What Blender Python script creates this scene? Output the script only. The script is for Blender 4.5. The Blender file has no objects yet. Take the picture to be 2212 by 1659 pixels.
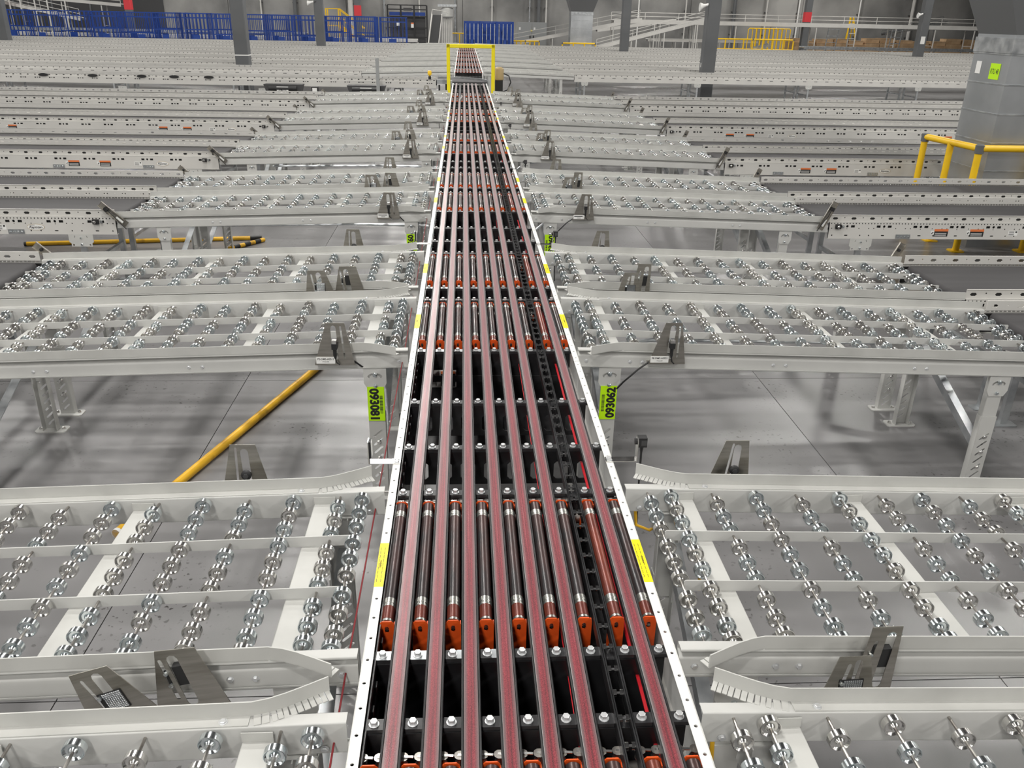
import bpy, bmesh, math, random
from mathutils import Vector, Matrix
from mathutils.geometry import tessellate_polygon

scene = bpy.context.scene
col = scene.collection
D = 0.79            # height of the sorter deck above the floor
# ------------------------------------------------------------------ camera
cam_d = bpy.data.cameras.new('camera')
cam_d.sensor_fit = 'HORIZONTAL'
cam_d.sensor_width = 36.0
cam_d.lens = 36.0 * 1802.67 / 2212.0
cam_d.clip_start = 0.05
cam_d.clip_end = 400
cam = bpy.data.objects.new('camera', cam_d)
col.objects.link(cam)
# camera axes (right, up, back) in world space
right = Vector((0.998407841, -0.053159, 0.018865385))
down = Vector((-0.004304366, -0.405274093, -0.914185092))
fwd = Vector((0.056242817, 0.912648361, -0.404857648))
m3 = Matrix((right, -down, -fwd)).transposed()
cam.matrix_world = Matrix.Translation((0, 0, D + 1.4)) @ m3.to_4x4()
scene.camera = cam
# ------------------------------------------------------------------ world, lamps, exposure
world = bpy.data.worlds.new('world')
scene.world = world
world.use_nodes = True
world.node_tree.nodes['Background'].inputs[0].default_value = (0.9, 0.95, 1.0, 1)
world.node_tree.nodes['Background'].inputs[1].default_value = 0.02
scene.view_settings.view_transform = 'Standard'
scene.view_settings.look = 'None'
scene.view_settings.gamma = 1.0
scene.view_settings.use_curve_mapping = False
scene.view_settings.exposure = -1.12
LAMP_W = 620.0
lamp_d = bpy.data.lights.new('high_bay_lamp', 'AREA')
lamp_d.shape = 'RECTANGLE'
lamp_d.size = 1.3
lamp_d.size_y = 0.42
lamp_d.energy = LAMP_W
lamp_d.color = (1.0, 0.975, 0.93)
for iy in range(19):
    for x in (-27.0, -14.6, -2.2, 10.2, 22.6):
        l = bpy.data.objects.new('high_bay_lamp', lamp_d)
        l.location = (x, -24.2 + iy * 4.5, 8.8)
        col.objects.link(l)
# ------------------------------------------------------------------ helpers
random.seed(7)
ORD = ['first', 'second', 'third', 'fourth', 'fifth', 'sixth', 'seventh', 'eighth', 'ninth', 'tenth',
       'eleventh', 'twelfth', 'thirteenth', 'fourteenth', 'fifteenth', 'sixteenth']


def mat(name, base, rough=0.5, metal=0.0, spec=0.5, emit=0):
    m = bpy.data.materials.new(name)
    m.use_nodes = True
    b = m.node_tree.nodes['Principled BSDF']
    b.inputs['Base Color'].default_value = (*base, 1)
    b.inputs['Roughness'].default_value = rough
    b.inputs['Metallic'].default_value = metal
    b.inputs['Specular IOR Level'].default_value = spec
    return m


def bsdf(m):
    return m.node_tree.nodes['Principled BSDF']


def noise_mix(m, c1, c2, scale, lo=0.35, hi=0.65, vec_scale=None, detail=4.0, rough=None, bump=0.0, bump_scale=None):
    """procedural two colour noise on object coordinates"""
    nt = m.node_tree
    N = nt.nodes
    tc = N.new('ShaderNodeTexCoord')
    mp = N.new('ShaderNodeMapping')
    if vec_scale:
        mp.inputs['Scale'].default_value = vec_scale
    no = N.new('ShaderNodeTexNoise')
    no.inputs['Scale'].default_value = scale
    no.inputs['Detail'].default_value = detail
    rp = N.new('ShaderNodeValToRGB')
    rp.color_ramp.elements[0].position = lo
    rp.color_ramp.elements[1].position = hi
    rp.color_ramp.elements[0].color = (*c1, 1)
    rp.color_ramp.elements[1].color = (*c2, 1)
    L = nt.links.new
    L(tc.outputs['Object'], mp.inputs[0])
    L(mp.outputs[0], no.inputs['Vector'])
    L(no.outputs[0], rp.inputs[0])
    L(rp.outputs[0], bsdf(m).inputs['Base Color'])
    if rough:
        mr = N.new('ShaderNodeMapRange')
        mr.inputs['To Min'].default_value = rough[0]
        mr.inputs['To Max'].default_value = rough[1]
        L(no.outputs[0], mr.inputs[0])
        L(mr.outputs[0], bsdf(m).inputs['Roughness'])
    if bump:
        bp = N.new('ShaderNodeBump')
        bp.inputs['Strength'].default_value = bump
        bp.inputs['Distance'].default_value = 0.002
        if bump_scale:
            n2 = N.new('ShaderNodeTexNoise')
            n2.inputs['Scale'].default_value = bump_scale
            n2.inputs['Detail'].default_value = 3
            L(tc.outputs['Object'], n2.inputs['Vector'])
            L(n2.outputs[0], bp.inputs['Height'])
        else:
            L(no.outputs[0], bp.inputs['Height'])
        L(bp.outputs[0], bsdf(m).inputs['Normal'])
    return m


M = {}
M['lane'] = noise_mix(mat('lane_paint', (.55, .55, .53), .38), (.47, .47, .455), (.54, .54, .522), 3.0, .3, .7, rough=(.48, .62))
M['white'] = noise_mix(mat('white_paint', (.8, .8, .78), .35), (.45, .45, .43), (.52, .52, .498), 6.0, .3, .55, rough=(.48, .62))
M['spur'] = noise_mix(mat('spur_paint', (.62, .61, .57), .4), (.55, .54, .515), (.62, .61, .58), 2.0, .3, .7, rough=(.48, .62))
M['zinc'] = noise_mix(mat('zinc_blue', (.74, .8, .83), .2, 1.0), (.70, .76, .79), (.86, .90, .91), 30, rough=(.13, .24))
M['zinc2'] = noise_mix(mat('zinc_grey', (.7, .69, .66), .22, 1.0), (.68, .67, .65), (.85, .84, .82), 30, rough=(.14, .25))
M['steel'] = noise_mix(mat('axle_steel', (.42, .4, .37), .32, 1.0), (.3, .28, .26), (.58, .56, .53), 12, rough=(.25, .4))
M['rail_white'] = noise_mix(mat('rail_white', (.78, .78, .76), .35), (.72, .72, .70), (.82, .82, .80), 6.0, .3, .55, rough=(.3, .5))
M['deck'] = mat('roof_deck', (.13, .13, .135), .6)  # roof colour darkened to cut bounced light and deepen reflections in the wheels
M['boltm'] = mat('bolt_zinc', (.78, .79, .80), .38, .75)
M['chrome'] = mat('bright_steel', (.82, .82, .82), .12, 1.0)
M['stain'] = noise_mix(mat('brushed_stainless', (.4, .38, .34), .3, 1.0), (.36, .34, .30), (.50, .48, .44), 5, vec_scale=(1, 1, 12), rough=(.28, .4))
M['galv'] = noise_mix(mat('galvanised', (.5, .52, .53), .35, .9), (.42, .44, .46), (.62, .64, .65), 9, rough=(.25, .45))
M['black'] = noise_mix(mat('black_paint', (.012, .012, .013), .32), (.008, .008, .009), (.02, .02, .022), 8, rough=(.25, .42))
M['pad'] = mat('pad_black', (.03, .03, .032), .3)
M['rubber'] = mat('black_plastic', (.015, .015, .016), .5)
M['dark'] = mat('dark_steel', (.05, .05, .052), .5)
M['roller'] = noise_mix(mat('roller_sleeve', (.07, .05, .05), .3, .35), (.035, .034, .036), (.085, .045, .042), 2.5, .4, .6, vec_scale=(9, 1.2, 1), rough=(.26, .36))
M['roller_red'] = noise_mix(mat('roller_sleeve_red', (.2, .05, .03), .3, .25), (.12, .03, .022), (.22, .05, .03), 2.5, .4, .6, vec_scale=(9, 2, 1), rough=(.26, .36))
M['orange'] = noise_mix(mat('orange_paint', (.72, .13, .02), .4), (.58, .07, .012), (.80, .098, .013), 14, .25, .5, rough=(.35, .5))
M['cord'] = mat('red_cord', (.22, .015, .02), .5)
M['band'] = noise_mix(mat('roller_band', (.5, .5, .47), .3, .9), (.42, .42, .39), (.56, .56, .53), 3, rough=(.25, .35))
M['red'] = mat('red_strip', (.55, .015, .025), .4)
M['belt_dark'] = noise_mix(mat('grey_belt', (.06, .058, .06), .7, 0, .25), (.05, .048, .05), (.072, .07, .072), 1.5, vec_scale=(.5, 3, 1), rough=(.62, .75))
M['yellow'] = noise_mix(mat('yellow_paint', (.85, .52, .01), .4), (.72, .42, .008), (.86, .54, .012), 5, .2, .5)
M['gate_yellow'] = mat('gate_yellow', (.85, .72, .01), .4)
M['pole_yellow'] = noise_mix(mat('pole_yellow', (.75, .4, .02), .4), (.42, .22, .02), (.78, .44, .02), 7, .3, .45)
M['lime'] = mat('lime_label', (.52, .88, .0), .45)
M['ink'] = mat('black_ink', (.012, .012, .012), .5)
M['paper'] = mat('white_label', (.8, .8, .78), .5)
M['sticker'] = mat('yellow_sticker', (.9, .72, .0), .45)
M['warn'] = mat('orange_print', (.7, .18, .05), .5)
M['column'] = noise_mix(mat('column_paint', (.115, .12, .125), .5), (.105, .11, .115), (.13, .135, .14), 1.0)
M['colred'] = mat('column_red', (.62, .04, .05), .5)
M['blue'] = mat('blue_paint', (.01, .05, .27), .45)
M['card'] = noise_mix(mat('cardboard', (.45, .30, .17), .8), (.42, .28, .16), (.58, .41, .25), 2.0)
M['tan'] = mat('tan_housing', (.42, .31, .15), .5)
M['cab'] = mat('cabinet_grey', (.30, .31, .31), .5)
M['duct'] = noise_mix(mat('duct_metal', (.55, .57, .58), .38, .85), (.42, .44, .46), (.58, .60, .62), 1.3, rough=(.3, .45))
M['hood'] = mat('hood_grey', (.17, .175, .18), .45, .3)
M['rainbow'] = mat('prism_reflector', (.2, .6, .9), .2, .6)

# red belt : worn red fabric with grey fringe
mb = mat('red_belt', (.35, .08, .09), .4)
nt = mb.node_tree
tc = nt.nodes.new('ShaderNodeTexCoord')
mp = nt.nodes.new('ShaderNodeMapping')
mp.inputs['Scale'].default_value = (300, 3, 1)
n1 = nt.nodes.new('ShaderNodeTexNoise')
n1.inputs['Scale'].default_value = 1.0
n1.inputs['Detail'].default_value = 3
r1 = nt.nodes.new('ShaderNodeValToRGB')
r1.color_ramp.elements[0].position = .32
r1.color_ramp.elements[0].color = (.115, .03, .036, 1)
r1.color_ramp.elements[1].position = .62
r1.color_ramp.elements[1].color = (.26, .043, .056, 1)
e = r1.color_ramp.elements.new(.9)
e.color = (.38, .17, .18, 1)
n2 = nt.nodes.new('ShaderNodeTexNoise')
n2.inputs['Scale'].default_value = 420
n2.inputs['Detail'].default_value = 2
mx = nt.nodes.new('ShaderNodeMix')
mx.data_type = 'RGBA'
mx.blend_type = 'MULTIPLY'
mx.inputs[0].default_value = .55
r2 = nt.nodes.new('ShaderNodeValToRGB')
r2.color_ramp.elements[0].position = .3
r2.color_ramp.elements[0].color = (.22, .24, .27, 1)
r2.color_ramp.elements[1].position = .7
r2.color_ramp.elements[1].color = (1.7, 1.65, 1.6, 1)
# grey worn edges of each belt (x is measured from the belt's own centre line)
sx = nt.nodes.new('ShaderNodeSeparateXYZ')
ab = nt.nodes.new('ShaderNodeMath')
ab.operation = 'ABSOLUTE'
mr = nt.nodes.new('ShaderNodeMapRange')
mr.inputs[1].default_value = .0065
mr.inputs[2].default_value = .0155
mr.inputs[3].default_value = 0
mr.inputs[4].default_value = .85
mx2 = nt.nodes.new('ShaderNodeMix')
mx2.data_type = 'RGBA'
mx2.inputs[7].default_value = (.155, .142, .142, 1)
bp = nt.nodes.new('ShaderNodeBump')
bp.inputs['Strength'].default_value = .16
bp.inputs['Distance'].default_value = .001
L = nt.links.new
L(tc.outputs['Object'], mp.inputs[0]); L(mp.outputs[0], n1.inputs[0]); L(n1.outputs[0], r1.inputs[0])
L(tc.outputs['Object'], n2.inputs[0]); L(n2.outputs[0], r2.inputs[0])
L(r1.outputs[0], mx.inputs[6]); L(r2.outputs[0], mx.inputs[7])
L(tc.outputs['Object'], sx.inputs[0]); L(sx.outputs[0], ab.inputs[0]); L(ab.outputs[0], mr.inputs[0])
L(mr.outputs[0], mx2.inputs[0]); L(mx.outputs[2], mx2.inputs[6])
L(mx2.outputs[2], bsdf(mb).inputs['Base Color'])
L(n2.outputs[0], bp.inputs['Height']); L(bp.outputs[0], bsdf(mb).inputs['Normal'])
bsdf(mb).inputs['Roughness'].default_value = .24
bsdf(mb).inputs['Sheen Weight'].default_value = .7
bsdf(mb).inputs['Sheen Roughness'].default_value = .4
M['belt_red'] = mb

# concrete floor : polished, mottled, dark scuffs and specks
mf = mat('polished_concrete', (.3, .29, .3), .35, 0, .8)
nt = mf.node_tree
tc = nt.nodes.new('ShaderNodeTexCoord')
a = nt.nodes.new('ShaderNodeTexNoise'); a.inputs['Scale'].default_value = .9; a.inputs['Detail'].default_value = 6
ra = nt.nodes.new('ShaderNodeValToRGB')
ra.color_ramp.elements[0].position = .3; ra.color_ramp.elements[0].color = (.15, .147, .15, 1)
ra.color_ramp.elements[1].position = .7; ra.color_ramp.elements[1].color = (.235, .231, .234, 1)
b = nt.nodes.new('ShaderNodeTexNoise'); b.inputs['Scale'].default_value = 38; b.inputs['Detail'].default_value = 5
rb = nt.nodes.new('ShaderNodeValToRGB')
rb.color_ramp.elements[0].position = .34; rb.color_ramp.elements[0].color = (.12, .1, .1, 1)
rb.color_ramp.elements[1].position = .39; rb.color_ramp.elements[1].color = (1, 1, 1, 1)
c = nt.nodes.new('ShaderNodeTexNoise'); c.inputs['Scale'].default_value = 1.3; c.inputs['Detail'].default_value = 3
rc = nt.nodes.new('ShaderNodeValToRGB')
rc.color_ramp.elements[0].position = .52; rc.color_ramp.elements[0].color = (0, 0, 0, 1)
rc.color_ramp.elements[1].position = .64; rc.color_ramp.elements[1].color = (1, 1, 1, 1)
g = nt.nodes.new('ShaderNodeTexNoise'); g.inputs['Scale'].default_value = 420; g.inputs['Detail'].default_value = 2
mx = nt.nodes.new('ShaderNodeMix'); mx.data_type = 'RGBA'; mx.blend_type = 'MULTIPLY'
L = nt.links.new
for n in (a, b, c, g):
    L(tc.outputs['Object'], n.inputs[0])
L(a.outputs[0], ra.inputs[0]); L(b.outputs[0], rb.inputs[0]); L(c.outputs[0], rc.inputs[0])
L(rc.outputs[0], mx.inputs[0]); L(ra.outputs[0], mx.inputs[6]); L(rb.outputs[0], mx.inputs[7])
L(mx.outputs[2], bsdf(mf).inputs['Base Color'])
mr = nt.nodes.new('ShaderNodeMapRange')
mr.inputs[1].default_value = .3; mr.inputs[2].default_value = .7; mr.inputs[3].default_value = .27; mr.inputs[4].default_value = .35
q = nt.nodes.new('ShaderNodeTexNoise'); q.inputs['Scale'].default_value = .5; q.inputs['Detail'].default_value = 1
L(tc.outputs['Object'], q.inputs[0]); L(q.outputs[0], mr.inputs[0]); L(mr.outputs[0], bsdf(mf).inputs['Roughness'])
bp = nt.nodes.new('ShaderNodeBump'); bp.inputs['Strength'].default_value = .2; bp.inputs['Distance'].default_value = .0015
L(g.outputs[0], bp.inputs['Height']); L(bp.outputs[0], bsdf(mf).inputs['Normal'])
M['floor'] = mf
M['wall'] = noise_mix(mat('tilt_up_concrete', (.3, .29, .28), .8), (.13, .13, .128), (.37, .365, .35), .25, .34, .66, detail=8)


class MB:
    def __init__(s, xf=None, flip=False):
        s.v = []; s.f = []; s.mi = []; s.mats = []; s.xf = xf; s.flip = flip

    def mid(s, m):
        if m not in s.mats:
            s.mats.append(m)
        return s.mats.index(m)

    def add(s, vs, fs, m):
        o = len(s.v)
        k = s.mid(m)
        s.v.extend(vs)
        for f in fs:
            s.f.append(tuple(o + i for i in f))
            s.mi.append(k)

    def box(s, x0, x1, y0, y1, z0, z1, m):
        vs = [(x0, y0, z0), (x1, y0, z0), (x1, y1, z0), (x0, y1, z0), (x0, y0, z1), (x1, y0, z1), (x1, y1, z1), (x0, y1, z1)]
        s.add(vs, [(0, 3, 2, 1), (4, 5, 6, 7), (0, 1, 5, 4), (1, 2, 6, 5), (2, 3, 7, 6), (3, 0, 4, 7)], m)

    def prism(s, poly, a0, a1, m, put):
        """poly: list of 2d points; put(p, a) -> 3d"""
        n = len(poly)
        vs = [put(p, a0) for p in poly] + [put(p, a1) for p in poly]
        fs = [(i, (i + 1) % n, n + (i + 1) % n, n + i) for i in range(n)]
        fs += [tuple(range(n - 1, -1, -1)), tuple(range(n, 2 * n))]
        s.add(vs, fs, m)

    def ribbon(s, path, th, a0, a1, m, put):
        """sheet metal: 2d polyline with thickness, extruded from a0 to a1"""
        s.prism(sheet(path, th), a0, a1, m, put)

    def tube(s, path, r, m, n=8, cap=True):
        path = [Vector(p) for p in path]
        rings = []
        for i, p in enumerate(path):
            d = (path[min(i + 1, len(path) - 1)] - path[max(i - 1, 0)]).normalized()
            u = d.orthogonal().normalized() if i == 0 else (rings_u - d * rings_u.dot(d)).normalized()
            rings_u = u
            w = d.cross(u)
            rr = r[i] if isinstance(r, (list, tuple)) else r
            rings.append([p + (u * math.cos(2 * math.pi * k / n) + w * math.sin(2 * math.pi * k / n)) * rr for k in range(n)])
        vs = [tuple(q) for g in rings for q in g]
        fs = []
        for i in range(len(rings) - 1):
            for k in range(n):
                fs.append((i * n + k, i * n + (k + 1) % n, (i + 1) * n + (k + 1) % n, (i + 1) * n + k))
        if cap:
            fs.append(tuple(range(n - 1, -1, -1)))
            fs.append(tuple((len(rings) - 1) * n + k for k in range(n)))
        s.add(vs, fs, m)

    def bar(s, p, q, w, h, m):
        """rectangular bar from p to q"""
        p = Vector(p); q = Vector(q); d = (q - p).normalized()
        up = Vector((0, 0, 1)) if abs(d.z) < .95 else Vector((0, 1, 0))
        a = d.cross(up).normalized() * w / 2
        b = a.cross(d).normalized() * h / 2
        vs = [tuple(e + i * a + j * b) for e in (p, q) for i, j in ((-1, -1), (1, -1), (1, 1), (-1, 1))]
        s.add(vs, [(0, 1, 2, 3), (7, 6, 5, 4), (0, 4, 5, 1), (1, 5, 6, 2), (2, 6, 7, 3), (3, 7, 4, 0)], m)

    def lathe(s, prof, m, put, n=16):
        """prof: (h, r) points; put(h, x, y) -> 3d"""
        vs = []
        for h, r in prof:
            for k in range(n):
                t = 2 * math.pi * k / n
                vs.append(put(h, r * math.cos(t), r * math.sin(t)))
        fs = []
        for i in range(len(prof) - 1):
            for k in range(n):
                fs.append((i * n + k, i * n + (k + 1) % n, (i + 1) * n + (k + 1) % n, (i + 1) * n + k))
        fs.append(tuple(range(n - 1, -1, -1)))
        fs.append(tuple((len(prof) - 1) * n + k for k in range(n)))
        s.add(vs, fs, m)

    def plate(s, outer, holes, m, put, th=0.0, copies=(0,)):
        """flat plate with real holes; put(p, depth, shift) -> 3d"""
        rings = [outer] + holes
        pts = [p for r in rings for p in r]
        tri = tessellate_polygon([[Vector((p[0], p[1], 0)) for p in r] for r in rings])
        for sh in copies:
            s.add([put(p, 0, sh) for p in pts], [tuple(t) for t in tri], m)
            if th:
                s.add([put(p, th, sh) for p in pts], [tuple(reversed(t)) for t in tri], m)
                for r in rings:
                    n = len(r)
                    s.add([put(p, 0, sh) for p in r] + [put(p, th, sh) for p in r],
                          [(i, (i + 1) % n, n + (i + 1) % n, n + i) for i in range(n)], m)

    def mesh(s, name, smooth=None):
        me = bpy.data.meshes.new(name)
        vs = [s.xf(p) for p in s.v] if s.xf else s.v
        me.from_pydata([tuple(p) for p in vs], [], s.f)
        for m in s.mats:
            me.materials.append(M[m])
        if len(s.mats) > 1:
            me.polygons.foreach_set('material_index', s.mi)
        if len(s.f) < 60000:
            bm = bmesh.new()
            bm.from_mesh(me)
            bmesh.ops.recalc_face_normals(bm, faces=bm.faces)
            bm.to_mesh(me)
            bm.free()
        if smooth:
            me.polygons.foreach_set('use_smooth', [True] * len(me.polygons))
            me.set_sharp_from_angle(angle=math.radians(smooth))
        me.update()
        return me


def sheet(path, th):
    """closed outline of an open 2d polyline with thickness to its left"""
    n = len(path)
    out = []
    for i in range(n):
        p = Vector(path[i])
        d1 = (Vector(path[i]) - Vector(path[i - 1])).normalized() if i else None
        d2 = (Vector(path[i + 1]) - Vector(path[i])).normalized() if i < n - 1 else None
        if d1 is None: d1 = d2
        if d2 is None: d2 = d1
        n1 = Vector((-d1.y, d1.x)); n2 = Vector((-d2.y, d2.x))
        b = (n1 + n2)
        b = b / max(.3, b.dot(n1))
        out.append((p.x + b.x * th, p.y + b.y * th))
    return [tuple(p) for p in path] + out[::-1]


def bend(path, r, k=3):
    """round the inner corners of a 2d polyline"""
    out = [tuple(path[0])]
    for i in range(1, len(path) - 1):
        p = Vector(path[i]); a = Vector(path[i - 1]); b = Vector(path[i + 1])
        da = (a - p).normalized() * r; db = (b - p).normalized() * r
        for j in range(k + 1):
            t = j / k
            q = (p + da) * (1 - t) ** 2 + p * 2 * t * (1 - t) + (p + db) * t ** 2
            out.append((q.x, q.y))
    out.append(tuple(path[-1]))
    return out


def circ(cx, cy, r, n=8):
    return [(cx + r * math.cos(2 * math.pi * k / n), cy + r * math.sin(2 * math.pi * k / n)) for k in range(n)]


def slot(cx, cy, l, w, ang=0, k=3):
    """rounded slot outline"""
    pts = []
    for sgn in (1, -1):
        for j in range(k + 1):
            t = -math.pi / 2 + math.pi * j / k
            x = sgn * ((l - w) / 2 + w / 2 * math.cos(t)); y = sgn * w / 2 * math.sin(t)
            pts.append((x, y))
    ca, sa = math.cos(ang), math.sin(ang)
    return [(cx + x * ca - y * sa, cy + x * sa + y * ca) for x, y in pts]


def rect(x0, x1, y0, y1):
    return [(x0, y0), (x1, y0), (x1, y1), (x0, y1)]


def chamf(x0, x1, y0, y1, c):
    return [(x0 + c, y0), (x1 - c, y0), (x1, y0 + c), (x1, y1 - c), (x1 - c, y1), (x0 + c, y1), (x0, y1 - c), (x0, y0 + c)]


def ob(name, me, parent=None, loc=(0, 0, 0), rot=None, label=None, kind=None):
    o = bpy.data.objects.new(name, me)
    col.objects.link(o)
    o.location = loc
    if rot: o.rotation_euler = rot
    if parent: o.parent = parent
    if label: o['label'] = label
    if kind: o['kind'] = kind
    return o


def thing(name, label, cat, loc=(0, 0, 0), group=None, me=None, rot=None):
    o = bpy.data.objects.new(name, me)
    col.objects.link(o)
    o.location = loc
    if rot: o.rotation_euler = rot
    o['label'] = label
    o['category'] = cat
    if group: o['group'] = group
    return o


def struct(name, me, loc=(0, 0, 0), parent=None, label=None):
    o = ob(name, me, parent, loc, None, label)
    if not parent: o['kind'] = 'structure'
    return o


_tx = {}


def text_geo(body, bold=0.0, shear=0.0):
    """2d triangles of a word, normalised: height of capitals about 1, left edge 0; returns verts, faces, width"""
    key = (body, bold, shear)
    if key in _tx: return _tx[key]
    cu = bpy.data.curves.new('t', 'FONT')
    cu.body = body
    cu.offset = bold
    cu.shear = shear
    cu.resolution_u = 3
    o = bpy.data.objects.new('t', cu)
    col.objects.link(o)
    dg = bpy.context.evaluated_depsgraph_get()
    me = bpy.data.meshes.new_from_object(o.evaluated_get(dg))
    vs = [(v.co.x, v.co.y) for v in me.vertices]
    fs = [tuple(p.vertices) for p in me.polygons]
    bpy.data.objects.remove(o); bpy.data.curves.remove(cu); bpy.data.meshes.remove(me)
    x0 = min(v[0] for v in vs); x1 = max(v[0] for v in vs)
    y0 = min(v[1] for v in vs); y1 = max(v[1] for v in vs)
    h = (y1 - y0) or 1
    _tx[key] = ([((x - x0) / h, (y - y0) / h) for x, y in vs], fs, (x1 - x0) / h)
    return _tx[key]


def put_text(mb, body, w, h, put, m='ink', bold=0.0, shear=0.0):
    """fill a w x h box (centred on 0,0) with a word; put(x,y)->3d"""
    vs, fs, ww = text_geo(body, bold, shear)
    mb.add([put((x / ww - .5) * w, (y - .5) * h) for x, y in vs], fs, m)
# ================================================================== the hall
XW0, XW1, YW0, YW1, ZC = -46.0, 46.0, -30.0, 61.0, 11.0
SX = [-18.26, -14.89, -11.52, -8.15, -4.78, -1.41, 1.955, 5.325, 8.695, 12.065, 15.435, 18.8]
SY = [-0.49, 2.26, 5.01, 7.76, 10.51, 13.26, 16.01, 18.76]
mb = MB()
x0, x1, y0, y1 = SX[0], SX[-1], SY[0], SY[-1]
mb.box(XW0, x0, YW0, YW1, -.3, 0, 'floor'); mb.box(x1, XW1, YW0, YW1, -.3, 0, 'floor')
mb.box(x0, x1, YW0, y0, -.3, 0, 'floor'); mb.box(x0, x1, y1, YW1, -.3, 0, 'floor')
mb.box(x0, x1, y0, y1, -.3, -.012, 'dark')
floor = struct('floor', mb.mesh('floor'), label='polished grey concrete floor with saw-cut joints')
for i in range(len(SX) - 1):
    for j in range(len(SY) - 1):
        mb = MB()
        g = .0022
        mb.box(SX[i] + g, SX[i + 1] - g, SY[j] + g, SY[j + 1] - g, -.012, 0, 'floor')
        ob('floor_slab', mb.mesh('floor_slab'), floor)
mb = MB(); mb.box(XW0, XW1, YW0, YW1, ZC, ZC + .3, 'deck'); struct('ceiling', mb.mesh('ceiling'), label='darkened metal roof deck high overhead')
mb = MB(); mb.box(XW0 - .3, XW1 + .3, YW1 + .02, YW1 + .3, 0, ZC, 'dark'); wall_back = struct('wall_back', mb.mesh('wall_back'), label='far wall of grey tilt-up concrete panels')
px = XW0
while px < XW1:
    mb = MB(); mb.box(px + .012, min(px + 7.66, XW1) - .012, YW1 - .16, YW1 + .02, 0, ZC, 'wall')
    ob('wall_panel', mb.mesh('wall_panel'), wall_back)
    px += 7.66
for nm, a in (('wall_left', (XW0 - .3, XW0, YW0, YW1)), ('wall_right', (XW1, XW1 + .3, YW0, YW1)), ('wall_front', (XW0, XW1, YW0 - .3, YW0))):
    mb = MB(); mb.box(*a, 0, ZC, 'wall'); struct(nm, mb.mesh(nm), label='grey concrete %s wall outside the picture' % nm[5:])

# ================================================================== wheel lanes
S = .028            # fall of the lanes away from the sorter
ZL = D - .006        # top of the lane side rails at the sorter end
LL = 2.40           # lane length
LW = .722          # lane width (web to web)
XR, XLft = .523, -.260
PER = 2.945
LANE_B = [1.603 + PER * k for k in range(6)]      # front web of the far lane of each pair
LANE_A = [y - .957 for y in LANE_B]


def lane_xf(sg):
    return lambda p: (sg * p[0], p[1], ZL + p[2] - S * p[0])


AX = {1: ([.145 + .2825 * i for i in range(8)] + [2.335], [.071, .286] + [.286 + .2825 * i for i in range(1, 7)] + [2.29]),
      -1: ([.069] + [.285 + .2825 * i for i in range(8)] + [2.335], [.14] + [.428 + .2825 * i for i in range(7)])}
FULL_V = [LW - q for q in (.022, .098, .174, .259, .336, .413, .500, .576, .652, .704)]
SHORT_V = [LW - q for q in (.062, .137, .212, .303, .378, .453, .544, .619, .685)]


def wheel_mesh(mt, n=20):
    prof = [(-.0115, .0044), (-.0115, .0072), (-.0075, .0105), (-.0035, .0125), (-.0035, .0185), (-.006, .0215), (-.0088, .0228), (-.0082, .0245),
            (.0082, .0245), (.0088, .0228), (.006, .0215), (.0035, .0185), (.0035, .0125), (.0075, .0105), (.0115, .0072), (.0115, .0044)]
    mb = MB(); mb.lathe(prof, mt, lambda h, x, y: (x, h, y), n)
    return mb.mesh('skate_wheel', 30)


WHEEL = [wheel_mesh('zinc'), wheel_mesh('zinc2')]
LOWW = [(-.0085, .006), (-.004, .012), (-.0085, .023), (-.008, .0245), (.008, .0245), (.0085, .023), (.004, .012), (.0085, .006)]


def axle_mesh():
    mb = MB(); mb.tube([(0, -.006, 0), (0, LW + .006, 0)], .0036, 'steel', 8)
    return mb.mesh('axle', 40)


AXLE = axle_mesh()


def hexbolt(mt='zinc', r=.0075, h=.006):
    mb = MB()
    mb.lathe([(0, r * 1.35), (.0015, r * 1.35)], mt, lambda q, x, y: (x, y, q), 12)
    mb.lathe([(.0015, r), (h - .001, r), (h, r * .8)], mt, lambda q, x, y: (x, y, q), 6)
    return mb.mesh('bolt', 25)


BOLT = hexbolt('boltm')
BOLT_BIG = hexbolt('boltm', .0085, .012)


def rail_mesh(sg, rear):
    mb = MB(lane_xf(sg))
    v = LW if rear else 0
    o = .033 if rear else -.033
    path = bend([(v + o, -.006), (v + o, 0), (v, 0), (v, -.088), (v + o, -.088), (v + o, -.080)], .004)
    mb.ribbon(path, .0028 if rear else -.0028, 0, LL, 'lane', lambda p, a: (a, p[0], p[1]))
    if not rear:
        mb.ribbon(bend([(-.001, -.022), (-.024, -.034), (-.026, -.084)], .004), -.0026, 0, LL, 'lane', lambda p, a: (a, p[0], p[1]))
    return mb.mesh('side_rail', 50)


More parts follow.
